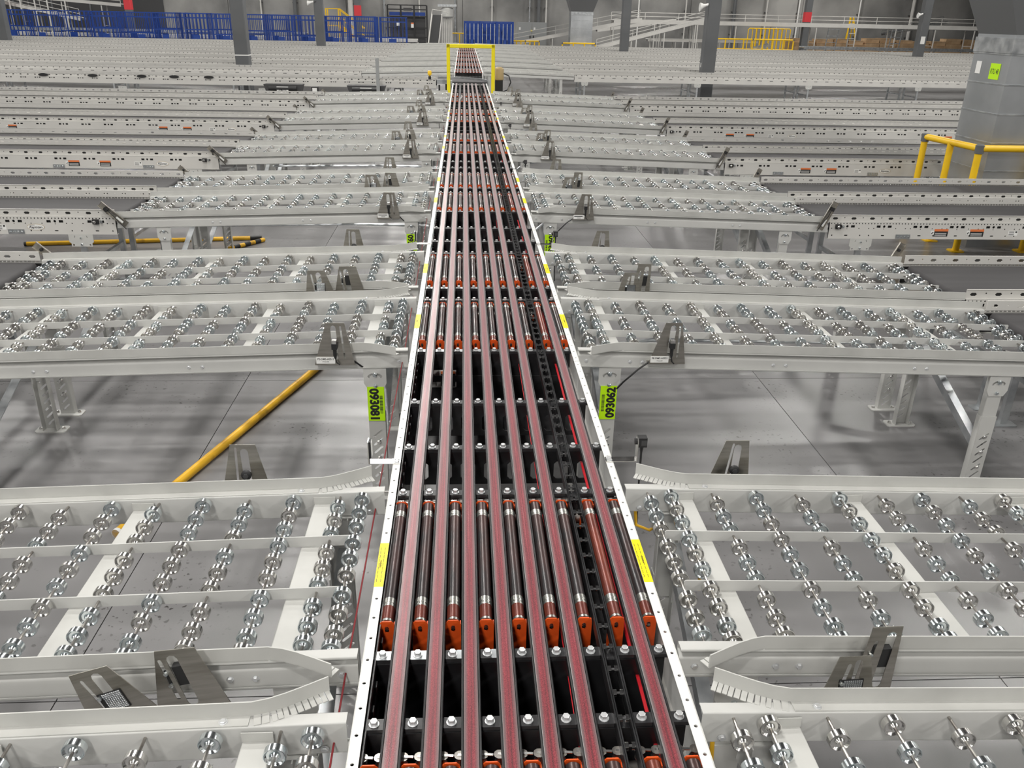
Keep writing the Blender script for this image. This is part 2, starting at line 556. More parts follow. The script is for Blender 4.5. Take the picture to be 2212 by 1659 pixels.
def guard_mesh(sg, rear, u1=LL):
    """angle guard: upright leg, flat leg, flared kerfed end at the sorter"""
    mb = MB(lane_xf(sg))
    s = 1 if rear else -1
    v0 = LW + .033 if rear else -.033
    # plan path of the upright leg, from the far end to the flared tip
    pts = [(u1, 0), (.205, 0), (.17, .008), (.135, .022), (.095, .042), (.05, .066)]
    path = [(u, v0 + s * d) for u, d in pts]
    out = sheet(path, .003 * (1 if rear else -1))
    h = [.038] * 6
    h[-1] = .036
    n = len(path)
    # upright leg as solid sheet
    lo = [(p[0], p[1], .0025) for p in out]
    hi = [(p[0], p[1], .041) for p in out]
    m_ = len(out)
    fs = [(i, (i + 1) % m_, m_ + (i + 1) % m_, m_ + i) for i in range(m_)]
    for i in range(n - 1):
        a, b, c, d = i, i + 1, m_ - 2 - i, m_ - 1 - i
        fs += [(a, b, c, d), (m_ + a, m_ + b, m_ + c, m_ + d)]
    mb.add(lo + hi, fs, 'white')
    # flat leg on the rail flange
    mb.box(.21, u1, min(v0, v0 - s * .030), max(v0, v0 - s * .030), .0002, .0028, 'white')
    # kerfed tabs along the flare
    seg = []
    for i in range(1, n - 1):
        a = Vector(path[i]); b = Vector(path[i + 1])
        k = max(2, round((b - a).length / .0145))
        for j in range(k):
            seg.append((a.lerp(b, (j + .06) / k), a.lerp(b, (j + .9) / k)))
    for a, b in seg:
        d = (b - a).normalized()
        nrm = Vector((-d.y, d.x))
        if (nrm.y * s) > 0: nrm = -nrm
        dz = random.uniform(-.002, .001)
        q = [a, b, b + nrm * .031, a + nrm * .031]
        vs = [(p.x, p.y, .0032) for p in q[:2]] + [(p.x, p.y, .0018 + dz) for p in q[2:]]
        vs += [(x, y, z - .002) for x, y, z in vs]
        mb.add(vs, [(0, 1, 2, 3), (7, 6, 5, 4), (0, 4, 5, 1), (1, 5, 6, 2), (2, 6, 7, 3), (3, 7, 4, 0)], 'white')
    return mb.mesh('guard_rail', 40)


def slat_mesh(sg):
    mb = MB(lane_xf(sg))
    mb.prism(chamf(.075, LL - .01, -.034, 0, .004), -.0016, .0016, 'lane', lambda p, a: (p[0], a, p[1]))
    return mb.mesh('inner_rail')


def cross_mesh(sg):
    mb = MB()
    w = .034
    mb.ribbon(bend([(-w, -.055), (-w, -.036), (w, -.036), (w, -.055)], .004), -.0025, .004, LW - .004, 'white', lambda p, a: (p[0], a, p[1]))
    for v in (.004, LW - .007):
        mb.prism(rect(-w, w, -.036, -.010), v, v + .0025, 'white', lambda p, a: (p[0], a, p[1]))
    return mb.mesh('cross_bar', 40)


def leg_mesh(h, rear):
    """upright channel post with diagonal slots; origin on the floor, web faces away from the lane"""
    mb = MB()
    s = 1 if rear else -1
    hw = .038
    z1 = h
    zl = h * .66          # outer sleeve with slots
    holes = [slot(0, .05 + .043 * i, .058, .010, math.radians(42), 3) for i in range(int((zl - .09) / .043))]
    mb.plate(rect(-hw, hw, .008, zl), holes, 'lane', lambda p, d, q: (p[0], s * (.012 - d), p[1]), .003)
    for sx in (-1, 1):
        mb.box(sx * hw - .0015, sx * hw + .0015, min(s * .010, -s * .03), max(s * .010, -s * .03), .008, zl, 'lane')
    hw2 = .034
    mb.box(-hw2, hw2, min(s * .0045, s * .0075), max(s * .0045, s * .0075), zl - .12, z1, 'lane')
    for sx in (-1, 1):
        mb.box(sx * hw2 - .0015, sx * hw2 + .0015, min(s * .006, -s * .03), max(s * .006, -s * .03), zl - .12, z1, 'lane')
    for i in (2, 4, 6):
        if .05 + .043 * i < zl - .05:
            mb.lathe([(.012, .011), (.016, .011), (.02, .006)], 'zinc2', lambda q, x, y, i=i: (x + .004, s * q, y + .05 + .043 * i), 10)
    return mb.mesh('leg', 40)


def foot_mesh():
    mb = MB()
    mb.prism(chamf(-.085, .085, -.04, .04, .012), 0, .007, 'lane', lambda p, a: (p[0], p[1], a))
    for sx in (-1, 1):
        mb.lathe([(.007, .011), (.012, .011), (.019, .008)], 'zinc2', lambda q, x, y, sx=sx: (x + sx * .062, y, q), 8)
    return mb.mesh('base_plate', 40)


FOOT = foot_mesh()


def hanger_mesh(rear):
    mb = MB()
    s = 1 if rear else -1
    out = [(-.052, 0), (.052, 0), (.052, -.075), (.036, -.105), (-.036, -.105), (-.052, -.075)]
    arc = [(.034 * math.cos(t), -.03 - .012 + .018 * math.sin(t)) for t in [math.pi * i / 6 for i in range(7)]]
    arc += [(x * .78, y - .008) for x, y in arc[::-1]]
    mb.plate(out, [arc], 'lane', lambda p, d, q: (p[0], s * (.0155 - d), p[1]), .003)
    mb.box(-.052, .052, min(s * .0155, -s * .02), max(s * .0155, -s * .02), -.003, 0, 'lane')
    for z, r in ((-.032, .011), (-.088, .009)):
        mb.lathe([(.0155, r), (.021, r), (.0235, r * .6)], 'zinc', lambda q, x, y, z=z: (x, s * q, y + z), 10)
    return mb.mesh('mount_plate', 40)


HANG = [hanger_mesh(False), hanger_mesh(True)]
LEGU = (.155, 2.06)
LEG = {}
for u in LEGU:
    for r in (False, True):
        LEG[u, r] = leg_mesh(ZL - .088 - S * u - .004, r)


def brace_mesh(u):
    mb = MB()
    z1 = ZL - .088 - S * u
    mb.bar((.0, LW - .02, z1 - .13), (0, .02, z1 - .42), .005, .045, 'galv')
    mb.bar((.02, LW - .02, z1 - .11), (.02, .02, z1 - .40), .04, .005, 'galv')
    return mb.mesh('brace')


BRACE = {u: brace_mesh(u) for u in LEGU}
CROSSU = (.19, .76, 1.33, 1.90)
CROSS = cross_mesh(1)
LANE_ME = {}
for sg in (1, -1):
    LANE_ME[sg] = dict(rear=rail_mesh(sg, True), front=rail_mesh(sg, False), grear=guard_mesh(sg, True), gfront=guard_mesh(sg, False), slat=slat_mesh(sg))
    mbw = MB(lane_xf(sg))
    for us, vs in ((AX[sg][0], FULL_V), (AX[sg][1], SHORT_V)):
        for u in us:
            mbw.tube([(u, 0, -.016), (u, LW, -.016)], .0036, 'steel', 5)
            for v in vs:
                mbw.lathe(LOWW, random.choice(('zinc', 'zinc2')), lambda h, x, y, u=u, v=v: (u + x, v + h, -.016 + y), 9)
    LANE_ME[sg]['wheels'] = mbw.mesh('skate_wheels', 40)
    # far, simplified bed of wheels
    mbw = MB(lane_xf(sg))
    for u in AX[sg][0]:
        mbw.tube([(u, 0, -.016), (u, LW, -.016)], .0045, 'steel', 4)
        for v in FULL_V[::2]:
            mbw.lathe([(-.012, .012), (-.01, .0245), (.01, .0245), (.012, .012)], 'zinc2', lambda h, x, y, u=u, v=v: (u + x, v + h, -.016 + y), 6)
    LANE_ME[sg]['farwheels'] = mbw.mesh('skate_wheels', 40)
SIDE = {1: 'right', -1: 'left'}


def lane(sg, yf, label, tier, legs=True, group='skate-wheel lanes beside the sorter'):
    t = thing('wheel_lane', label, 'conveyor', (XR if sg > 0 else XLft, yf, 0), group)
    d = LANE_ME[sg]
    ob('side_rail', d['rear'], t); ob('side_rail', d['front'], t)
    ob('guard_rail', d['grear'], t, label='white flared guard angle'); ob('guard_rail', d['gfront'], t, label='white flared guard angle')
    for v in (LW / 3, 2 * LW / 3):
        ob('inner_rail', d['slat'], t, (0, v, 0))
    for u in CROSSU:
        ob('cross_bar', CROSS, t, (sg * u, 0, ZL - S * u))
    if tier == 1:
        for us, vs in ((AX[sg][0], FULL_V), (AX[sg][1], SHORT_V)):
            for u in us:
                a = ob('axle', AXLE, t, (sg * u, 0, ZL - .016 - S * u))
                for v in vs:
                    ob('skate_wheel', random.choice(WHEEL), a, (0, v, 0))
        for u in (.245, .305, .93, .99, 1.62, 1.68):
            ob('bolt', BOLT, t, (sg * u, -.0262, ZL - .058 - S * u), (math.pi / 2, 0, 0))
        for u in (.265,):
            ob('bolt', BOLT, t, (sg * u, LW + .015, ZL + .0028 - S * u))
        ob('bolt', BOLT, t, (sg * .05, LW - .001, ZL - .072 - S * .05), (math.pi / 2, 0, 0))
        ob('bolt', BOLT, t, (sg * .04, -.0262, ZL - .058 - S * .04), (math.pi / 2, 0, 0))
    elif tier == 2:
        ob('skate_wheels', d['wheels'], t, kind='stuff', label='rows of small zinc skate wheels on axles')
    else:
        ob('skate_wheels', d['farwheels'], t, kind='stuff', label='rows of small zinc skate wheels on axles')
    if legs:
        for u in LEGU:
            for r in (False, True):
                lg = ob('leg', LEG[u, r], t, (sg * u, (LW + .012) if r else -.012, 0))
                if tier < 3:
                    ob('base_plate', FOOT, lg)
                    ob('mount_plate', HANG[r], lg, (0, 0, ZL - .088 - S * u - .001))
            ob('brace', BRACE[u], t, (sg * u, 0, 0))
    return t


LANES = {}
for k in range(6):
    for ab, ys in (('a', LANE_A), ('b', LANE_B)):
        for sg in (1, -1):
            LANES[k, ab, sg] = lane(sg, ys[k], 'grey skate-wheel lane %s of sorter, %s lane of %s pair from camera' %
                                    (SIDE[sg], 'nearer' if ab == 'a' else 'farther', ORD[k]), 1 if k < 3 else 2)
FAR0 = 23.45
NF = 8
FARY = []
for k in range(NF):
    for j, y in enumerate((FAR0 + PER * k, FAR0 + PER * k + .957)):
        FARY.append(y)
        for sg in (1, -1):
            lane(sg, y, 'distant wheel lane %s of far sorter section, %s behind the yellow gate' % (SIDE[sg], ORD[2 * k + j]), 3, k < 2, 'distant wheel lanes')

# ---------------------------------------------------------------- numbered labels on the posts
def label_mesh(num, rot):
    mb = MB()
    w, h = .078, .175
    mb.box(-w / 2, w / 2, -.0012, 0, -h, 0, 'lime')
    a = MB()
    if rot < 0:    # reads downwards
        put = lambda x, y: (y - .008, -.0016, -h / 2 - x)
        bx = .024
    else:          # reads upwards
        put = lambda x, y: (.012 - y, -.0016, -h / 2 + x)
        bx = -.024
    put_text(a, num, .160, .046, put, 'ink', .05)
    b = MB()
    z = -.045
    rnd = random.Random(int(num))
    while z > -.135:
        t = rnd.choice((.0012, .0024, .0036))
        b.box(bx - .007, bx + .007, -.0016, -.0012, z - t, z, 'ink')
        z -= t + rnd.choice((.0012, .0024))
    return mb.mesh('location_label'), a.mesh('number'), b.mesh('barcode')


for key, num, rot in (((1, 'a', -1), '093081', -1), ((1, 'a', 1), '093062', 1), ((2, 'a', -1), '093082', -1), ((2, 'a', 1), '093060', 1)):
    a, b, c = label_mesh(num, rot)
    sg = key[2]
    o = ob('location_label', a, LANES[key], (sg * .155, -.0280, D - .192), None, 'lime green location label, number and barcode')
    ob('number', b, o); ob('barcode', c, o)
# ================================================================== the narrow-belt sorter
BX = [-.157 + .0837 * i for i in range(8)]      # belt tracks
RX = [-.2 + .0837 * j for j in range(9)]        # rollers between them
Y_END = 19.45
sorter = thing('belt_sorter', 'long narrow-belt sorter with red belts running through the middle', 'conveyor', (0, -1.2, 0))
OY = 1.2       # parts are placed relative to the sorter's own origin (world y = -1.2)


def rail_piece(y0, y1, outer, inner, name='side_rail'):
    """white top strip with punched holes and a deep outer web"""
    mb = MB()
    x0, x1 = min(outer, inner), max(outer, inner)
    L_ = y1 - y0
    n = int(L_ / .075)
    t = L_ / n
    cx = (x0 + x1) / 2
    mb.plate(rect(x0, x1, 0, t), [circ(cx, t / 2, .0045, 8)], 'rail_white', lambda p, d, q: (p[0], p[1] + q, D - d), .003, [i * t for i in range(n)])
    s = 1 if outer > inner else -1
    mb.box(min(outer, outer - s * .003), max(outer, outer - s * .003), 0, L_, D - .15, D, 'rail_white')
    mb.box(min(outer, outer - s * .03), max(outer, outer - s * .03), 0, L_, D - .153, D - .15, 'white')
    return mb.mesh(name)


ys = [-1.2] + [.46 + PER * k for k in range(7)] + [Y_END]
RAIL_R = rail_piece(0, PER - .004, .508, .483)
RAIL_L = rail_piece(0, PER - .004, -.245, -.220)
for i in range(len(ys) - 1):
    if abs(ys[i + 1] - ys[i] - PER) < 1e-6:
        a, b = RAIL_R, RAIL_L
    else:
        a = rail_piece(0, ys[i + 1] - ys[i] - .004, .508, .483); b = rail_piece(0, ys[i + 1] - ys[i] - .004, -.245, -.220)
    ob('side_rail', a, sorter, (0, ys[i] + OY, 0)); ob('side_rail', b, sorter, (0, ys[i] + OY, 0))


def belt_mesh(y0, y1):
    mb = MB()
    w = .0158
    prof = [(-w, -.005), (w, -.005), (w, -.0008), (w - .001, 0), (-w + .001, 0), (-w, -.0008)]
    mb.prism(prof, y0, y1, 'belt_red', lambda p, a: (p[0], a, D + p[1]))
    return mb.mesh('belt')


def track_mesh(y0, y1):
    mb = MB()
    for s in (-1, 1):
        # angled edge guides either side of the belt
        mb.prism([(s * .0165, -.014), (s * .0215, -.014), (s * .0215, -.001), (s * .0195, .0005), (s * .0172, -.001)], y0, y1, 'black', lambda p, a: (p[0], a, D + p[1]))
        mb.prism(rect(min(s * .0195, s * .0215), max(s * .0195, s * .0215), -.020, -.014), y0, y1, 'black', lambda p, a: (p[0], a, D + p[1]))
    mb.prism(rect(-.0165, .0165, -.016, -.0055), y0, y1, 'black', lambda p, a: (p[0], a, D + p[1]))
    return mb.mesh('belt_track')


def open_track_mesh(y0, y1):
    mb = MB()
    for s in (-1, 1):
        for o in (.0140, .0185):
            mb.prism(rect(s * o - .0016, s * o + .0016, -.030, -.001), y0, y1, 'black', lambda p, a: (p[0], a, D + p[1]))
        mb.prism(rect(s * .01625 - .003, s * .01625 + .003, -.036, -.006), y0, y1, 'dark', lambda p, a: (p[0], a, D + p[1]))
    return mb.mesh('open_track')


BELT = belt_mesh(0, Y_END + 1.2); TRACK = track_mesh(0, Y_END + 1.2)
BELT2 = belt_mesh(0, 15.5 + 1.2)
for i, x in enumerate(BX):
    if i == 6:
        ob('open_track', open_track_mesh(0, Y_END + 1.2), sorter, (x, 0, 0), label='black double track with the belt missing')
        continue
    tr = ob('belt_track', TRACK, sorter, (x, 0, 0))
    ob('belt', BELT2 if i == 1 else BELT, sorter, (x, 0, 0), label='worn red sorter belt')
# loose end of the second belt, slipped sideways off its track
mb = MB()
pth = [(0, 15.48), (.0, 15.6), (.006, 15.75), (.022, 15.9), (.036, 16.05), (.041, 16.3)]
vs = []
for (x, y) in pth:
    for w, z in ((-.0158, 0), (.0158, 0), (.0158, -.005), (-.0158, -.005)):
        vs.append((BX[1] + x + w, y + OY, D + .003 + z))
fs = []
for i in range(len(pth) - 1):
    for k in range(4):
        fs.append((4 * i + k, 4 * i + (k + 1) % 4, 4 * i + 4 + (k + 1) % 4, 4 * i + 4 + k))
mb.add(vs, fs, 'belt_red')
ob('belt', mb.mesh('belt_tail'), sorter, label='loose end of a red belt bent off its track')
# little idler roller pairs in the open track
mb = MB()
for s in (-1, 1):
    mb.lathe([(s * .0035, .0035), (s * .0035, .0085), (s * .0115, .0085), (s * .0115, .0035)], 'chrome', lambda h, x, y: (h, x, y), 12)
mb.tube([(-.0135, 0, 0), (.0135, 0, 0)], .003, 'dark', 6)
IDLER = mb.mesh('idler_roller', 40)
y = -.9
i = 0
far_id = MB()
while y < Y_END - .2:
    if y < 6.5:
        ob('idler_roller', IDLER, sorter, (BX[6], y + OY, D - .012))
    else:
        far_id.box(-.0115, .0115, y + OY - .008, y + OY + .008, D - .02, D - .004, 'zinc2')
    y += .0755
ob('idler_rollers', far_id.mesh('idler_rollers'), sorter, (BX[6], 0, 0), kind='stuff')
# bright red return strips below the right-hand belts
mb = MB()
mb.prism(rect(-.010, .010, -.002, .002), 0, Y_END + 1.2, 'red', lambda p, a: (p[0], a, p[1]))
RET = mb.mesh('return_belt')
for i in (0, 1, 2, 3, 4, 5, 7):
    ob('return_belt', RET, sorter, (BX[i] - .0045, 0, D - .075), label='bright red return belt edge below deck')

# ---- black cross beams with bolted pads
def beam_mesh(cut):
    mb = MB()
    x0, x1 = -.214, .480
    h0, h1 = -.155 if cut else -.26, -.024
    holes = []
    if cut:
        for j in range(8):
            cx = (RX[j] + RX[j + 1]) / 2
            holes.append(chamf(cx - .026, cx + .026, -.135, -.065, .010))
    mb.plate(rect(x0, x1, h0, h1), holes, 'black', lambda p, d, q: (p[0], d - .0015, D + p[1]), .004)
    mb.box(x0, x1, 0, .034, D - .027, D - .024, 'black')
    mb.box(x0, x1, 0, .02, D + h0, D + h0 + .003, 'black')
    for x in (x0, x1):
        mb.box(x - .002, x + .002, 0, .034, D + h0, D - .024, 'black')
    return mb.mesh('cross_beam')


BEAM = [beam_mesh(False), beam_mesh(True)]


def pad_mesh(worn):
    mb = MB()
    mb.prism(chamf(-.025, .030, -.0155, .0155, .009), D - .024, D - .0135, 'pad', lambda p, a: (p[0], p[1], a))
    if worn:
        mb.prism(chamf(-.0245 if worn > 1 else .004, .0295, -.015, .015, .008), D - .0135, D - .0130, 'galv', lambda p, a: (p[0], p[1], a))
    return mb.mesh('beam_pad')


PADS = [pad_mesh(0), pad_mesh(1), pad_mesh(2)]


def beam(y, cut, detail, wear=False):
    b = ob('cross_beam', BEAM[cut], sorter, (0, y + OY, 0), label='black steel cross beam')
    for j, x in enumerate(RX):
        if detail:
            w = (2 if j < 2 else 1 if j < 4 else 0) if wear else 0
            ob('beam_pad', PADS[w], b, (x, .017, 0))
            ob('bolt', BOLT_BIG, b, (x, .017, D - .0132))
        else:
            ob('beam_pad', PADS[0], b, (x, .017, 0))
    return b


for k in range(6):
    o = LANE_A[k] - .040      # pair origin
    for dy, cut in ((.0, 0), (.745, 0), (.957, 0), (1.702, 0), (2.01, 1), (2.39, 1)):
        if o + dy > -1: beam(o + dy, cut, k < 3, dy in (0, .957))
for y in (17.4, 17.9, 18.5, 19.1):
    beam(y, 0, False)
# black pans between the beams and dark inner skirts
for k in range(-1, 6):
    o = LANE_A[0] - .04 + PER * k
    for a, b, z in ((2.40, 2.93, -.25), (.02, .74, -.21), (.77, .95, -.24), (.98, 1.70, -.21)):
        if o + a < -1.1: continue
        mb = MB(); mb.box(-.214, .48, o + a + OY, o + b + OY, D + z - .003, D + z, 'black')
        if a == 2.40: mb.box(-.214, .48, o + b - .06 + OY, o + b - .055 + OY, D - .13, D - .10, 'black')
        ob('base_pan', mb.mesh('base_pan'), sorter)
mb = MB()
for x in (-.2165,):
    mb.box(x - .002, x + .002, 0, Y_END + 1.2, D - .30, D - .012, 'black')
for i in range(0, 200):
    y = i * .075
    if y > 8: break
    mb.box(-.2145, -.208, y, y + .02, D - .06, D - .035, 'dark')
ob('inner_skirt', mb.mesh('inner_skirt'), sorter)
# stands under the sorter
mb = MB()
for x in (-.22, .46):
    mb.box(x, x + .04, -.03, .03, 0, D - .155, 'lane')
mb.box(-.22, .5, -.02, .02, .15, .19, 'lane'); mb.box(-.22, .5, -.02, .02, D - .32, D - .28, 'lane')
for x in (-.2, .48):
    mb.prism(chamf(x - .07, x + .07, -.05, .05, .01), 0, .008, 'lane', lambda p, a: (p[0], p[1], a))
STAND = mb.mesh('stand')
for k in range(7):
    ob('stand', STAND, sorter, (0, .30 + PER * k + OY, 0))
# yellow warning strips on the rails
def strip_mesh(s):
    mb = MB()
    mb.box(-.0125, .0125, 0, .2, D, D + .0006, 'sticker')
    a = MB()
    put_text(a, 'WARNING', .035, .0055, lambda x, y: (s * y * -1 - s * -.003, .1 + x * s, D + .0009), 'ink', .02)
    for r in range(2):
        for q in range(9):
            a.box(-.0075 + .011 * r - .0006, -.0075 + .011 * r + .0006, .02 + .018 * q, .034 + .018 * q, D + .0006, D + .0009, 'ink')
    return mb.mesh('warning_sticker'), a.mesh('print')


STK = {1: strip_mesh(1), -1: strip_mesh(-1)}
for k in range(5):
    for y in (LANE_A[k] + .24, LANE_B[k] + .225):
        for sg in (1, -1):
            if y < .9: continue
            st = ob('warning_sticker', STK[sg][0], sorter, (.4955 if sg > 0 else -.2325, y + OY, 0), label='yellow warning sticker')
            if k < 2: ob('print', STK[sg][1], st)
# pictogram warning plate inside, below the belts
mb = MB()
mb.box(-.16, -.04, 3.565 - .06 + OY, 3.567 - .06 + OY, D - .17, D - .085, 'paper')
mb.box(-.11, -.044, 3.563 - .06 + OY, 3.565 - .06 + OY, D - .166, D - .104, 'ink'); mb.box(-.11, -.044, 3.563 - .06 + OY, 3.565 - .06 + OY, D - .103, D - .09, 'warn')
for a, b in (((-.15, -.1), (-.12, -.13)), ((-.15, -.13), (-.125, -.11)), ((-.135, -.12), (-.13, -.16)), ((-.13, -.12), (-.115, -.14))):
    mb.bar((a[0], 3.563 - .06 + OY, D + a[1]), (b[0], 3.563 - .06 + OY, D + b[1]), .002, .006, 'ink')
ob('hazard_plate', mb.mesh('hazard_plate'), sorter, label='hazard pictogram plate on black panel')

# ================================================================== roller transfers
def roller_mesh(mt):
    mb = MB()
    P = lambda h, x, y: (x, h, y)
    r = .0178
    mb.lathe([(.092, r - .001), (.093, r), (.482, r), (.483, r - .001)], mt, P, 20)
    for h in (.078, .496):
        mb.lathe([(h - .016, r - .0012), (h - .014, r + .0004), (h - .009, r + .0004), (h - .008, r - .0012), (h - .003, r - .0012), (h - .001, r + .0008), (h + .014, r + .0008), (h + .016, r - .001)], 'band', P, 20)
    mb.lathe([(.012, r - .003), (.014, r - .0008), (.062, r - .0008)], 'roller_red', P, 20)
    mb.lathe([(.004, r - .006), (.004, r - .001), (.012, r - .001), (.012, r - .004)], 'band', P, 20)
    mb.lathe([(.512, r - .0008), (.555, r - .0008), (.557, r - .003)], mt, P, 20)
    return mb.mesh('roller', 35)


ROLL = [roller_mesh('roller'), roller_mesh('roller_red')]
mb = MB()
out = [(-.0185, -.085), (.0185, -.085), (.0185, .008), (.012, .0155), (-.012, .0155), (-.0185, .008)]
mb.plate(out, [slot(0, -.010, .020, .0105, math.pi / 2, 3)], 'orange', lambda p, d, q: (p[0], -d, p[1]), .003)
mb.lathe([(-.006, .004), (.004, .004)], 'steel', lambda h, x, y: (x, h, y - .008), 8)
for sx in (-1, 1):
    mb.box(sx * .0185 - .0012, sx * .0185 + .0012, -.003, .012, -.085, .004, 'orange')
BRK = mb.mesh('bracket')
mb = MB()
mb.lathe([(-.213, .026), (.478, .026)], 'steel', lambda h, x, y: (h, x, y), 20)
DRIVE = mb.mesh('drive_tube', 40)
mb = MB()
mb.lathe([(-.012, .008), (-.012, .011), (-.002, .006), (.002, .006), (.010, .012), (.010, .004)], 'steel', lambda h, x, y: (x, y, h), 10)
mb.bar((-.004, 0, .011), (.022, -.004, .013), .006, .002, 'zinc2')
SPOOL = mb.mesh('tension_spool', 40)


def transfer(y, label, k):
    t = thing('roller_transfer', label, 'roller unit', (0, y, 0), 'pop-up roller transfers set into the sorter')
    for j, x in enumerate(RX):
        me = ROLL[1] if (j == 7) else ROLL[0]
        r = ob('roller', me, t, (x, 0, D - .021))
        ob('bracket', BRK, r, label='orange bracket')
        ob('bracket', BRK, r, (0, .561, 0), (0, 0, math.pi), label='orange bracket')
        if k < 2:
            for dx in (-.017, .018):
                ob('tension_spool', SPOOL, t, (x + dx, .600, D - .036))
    ob('drive_tube', DRIVE, t, (0, .600, D - .095))
    return t


for k in range(6):
    for ab, ys_ in (('a', LANE_A), ('b', LANE_B)):
        transfer(ys_[k] + (.093 if (k or ab == 'b') else .045), 'nine-roller transfer with orange brackets, %s row of %s pair along the sorter' % ('nearer' if ab == 'a' else 'farther', ORD[k]), k)
# ================================================================== belt spurs beyond the wheel lanes
PAN_T, PAN_B = D - .020, D - .208
BELT_Z = D - .084


def spur_meshes(sg, length, detail):
    """front panel, rear panel, belt, bed; local x runs outwards from the lane end"""
    tile = .305
    n = int(length / tile)
    reps = [i * tile for i in range(n)]
    res = {}
    for rear in (False, True):
        mb = MB(lambda p: (sg * p[0], p[1], p[2]))
        s = 1 if rear else -1
        vi = LW + .012 if rear else -.012        # upper web
        vo = LW + .030 if rear else -.030        # lower web, stepped outwards
        zs = D - .076
        # upper strip with slots and round holes
        h1 = []
        for c in (.045, .1975):
            h1.append(slot(c, D - .050, .044, .019, 0, 2 if detail < 2 else 1))
            if detail < 2: h1.append(circ(c + .0762, D - .044, .005, 6))
        mb.plate(rect(0, tile, zs, PAN_T), h1, 'spur', lambda p, d, q: (p[0] + q, vi - s * d, p[1]), .003 if detail == 0 else 0, reps)
        # step
        mb.box(0, n * tile, min(vi, vo), max(vi, vo), zs - .003, zs, 'spur')
        # lower panel
        h2 = []
        if detail < 2:
            if detail == 0:
                for q in range(12):
                    h2.append(circ(.0127 + q * .0254, D - .087, .0054, 6))
            h2 += [rect(.084, .116, D - .120, D - .101), rect(.176, .208, D - .120, D - .101), circ(.146, D - .110, .0105, 8)]
            if detail == 0:
                h2 += [circ(.02, D - .126, .005, 6), circ(.062, D - .126, .005, 6), circ(.244, D - .126, .005, 6), circ(.146, D - .130, .004, 6),
                       circ(.03, D - .183, .006, 6), circ(.262, D - .183, .006, 6), slot(.146, D - .183, .03, .009, 0, 2)]
        else:
            h2 += [rect(.10, .19, D - .117, D - .105)]
        mb.plate(rect(0, tile, PAN_B, zs), h2, 'spur', lambda p, d, q: (p[0] + q, vo - s * d, p[1]), .003 if detail == 0 else 0, reps)
        mb.box(0, n * tile, min(vo, vo - s * .03), max(vo, vo - s * .03), PAN_B - .003, PAN_B, 'spur')
        mb.box(0, n * tile, min(vi, vi + s * .006), max(vi, vi + s * .006), PAN_T - .002, PAN_T, 'spur')
        mb.box(0, n * tile, min(vo - s * .012, vo - s * .014), max(vo - s * .012, vo - s * .014), PAN_B, (BELT_Z - .012) if rear else (zs - .004), 'ink')  # added black strip standing in for the dark interior behind the holes
        if not rear: mb.box(0, n * tile, vi + .0045, vi + .0055, D - .066, D - .036, 'ink')  # second added strip, blackens the front upper slots
        res['panel%d' % rear] = mb.mesh('side_panel')
    Lx = n * tile
    mb = MB(lambda p: (sg * p[0], p[1], p[2]))
    prof = [(.035 + .02 * math.cos(t), BELT_Z - .03 + .03 * math.sin(t)) for t in [math.pi / 2 + math.pi * i / 6 for i in range(7)]]
    mb.prism([(Lx, BELT_Z)] + prof + [(Lx, BELT_Z - .06)], .015, LW - .015, 'belt_dark', lambda p, a: (p[0], a, p[1]))
    res['belt'] = mb.mesh('conveyor_belt', 40)
    mb = MB(lambda p: (sg * p[0], p[1], p[2]))
    mb.box(.1, Lx, .0, LW, D - .196, D - .193, 'dark')
    mb.box(.1, Lx, .004, LW - .004, D - .132, D - .124, 'dark')
    res['bed'] = mb.mesh('slider_bed')
    res['len'] = Lx
    return res


def spur_leg_mesh():
    mb = MB()
    # white hanger plate with ears, narrow post below, base plate
    out = [(-.092, 0), (.092, 0), (.092, -.062), (.078, -.074), (.078, -.098), (-.078, -.098), (-.078, -.074), (-.092, -.062)]
    holes = [circ(-.062, -.086, .007, 8), circ(.062, -.086, .007, 8), slot(-.045, -.02, .02, .006, 1.2, 2), slot(.045, -.02, .02, .006, 1.9, 2)]
    mb.plate(out, holes, 'white', lambda p, d, q: (p[0], -.03 - d, PAN_B + p[1]), -.004)
    mb.lathe([(.03, .008), (.036, .008), (.04, .005)], 'zinc', lambda q, x, y: (x, -q, y + PAN_B - .03), 8)
    mb.lathe([(.03, .010), (.036, .010), (.04, .006)], 'zinc', lambda q, x, y: (x, -q, y + PAN_B - .08), 8)
    for y0 in (-.02, LW - .01):
        mb.ribbon([(-.022, .03), (-.022, 0), (.022, 0), (.022, .03)], .003, 0, PAN_B - .004, 'galv', lambda p, a, y0=y0: (p[0], y0 + p[1], a))
        mb.prism(chamf(-.07, .07, y0 - .03, y0 + .05, .01), 0, .006, 'galv', lambda p, a: (p[0], p[1], a))
    mb.bar((0, 0, .32), (0, LW, .32), .03, .03, 'galv')
    return mb.mesh('support_stand', 40)


SPLEG = spur_leg_mesh()
SPUR = {}
for sg in (1, -1):
    SPUR[sg, 0] = spur_meshes(sg, 9.2, 0)
    SPUR[sg, 1] = spur_meshes(sg, 14.0, 1)
    SPUR[sg, 2] = spur_meshes(sg, 30.0, 2)


def spur(sg, yf, label, det, legs=True, group='belt conveyors fed by the wheel lanes'):
    d = SPUR[sg, det]
    x = (XR + LL + .012) if sg > 0 else (XLft - LL - .012)
    t = thing('belt_conveyor', label, 'conveyor', (x, yf, 0), group)
    ob('side_panel', d['panel0'], t); ob('side_panel', d['panel1'], t)
    ob('conveyor_belt', d['belt'], t, label='dark grey belt')
    ob('slider_bed', d['bed'], t)
    if legs:
        q = .28
        while q < min(d['len'], 14):
            ob('support_stand', SPLEG, t, (sg * q, 0, 0))
            q += 3.05
    return t


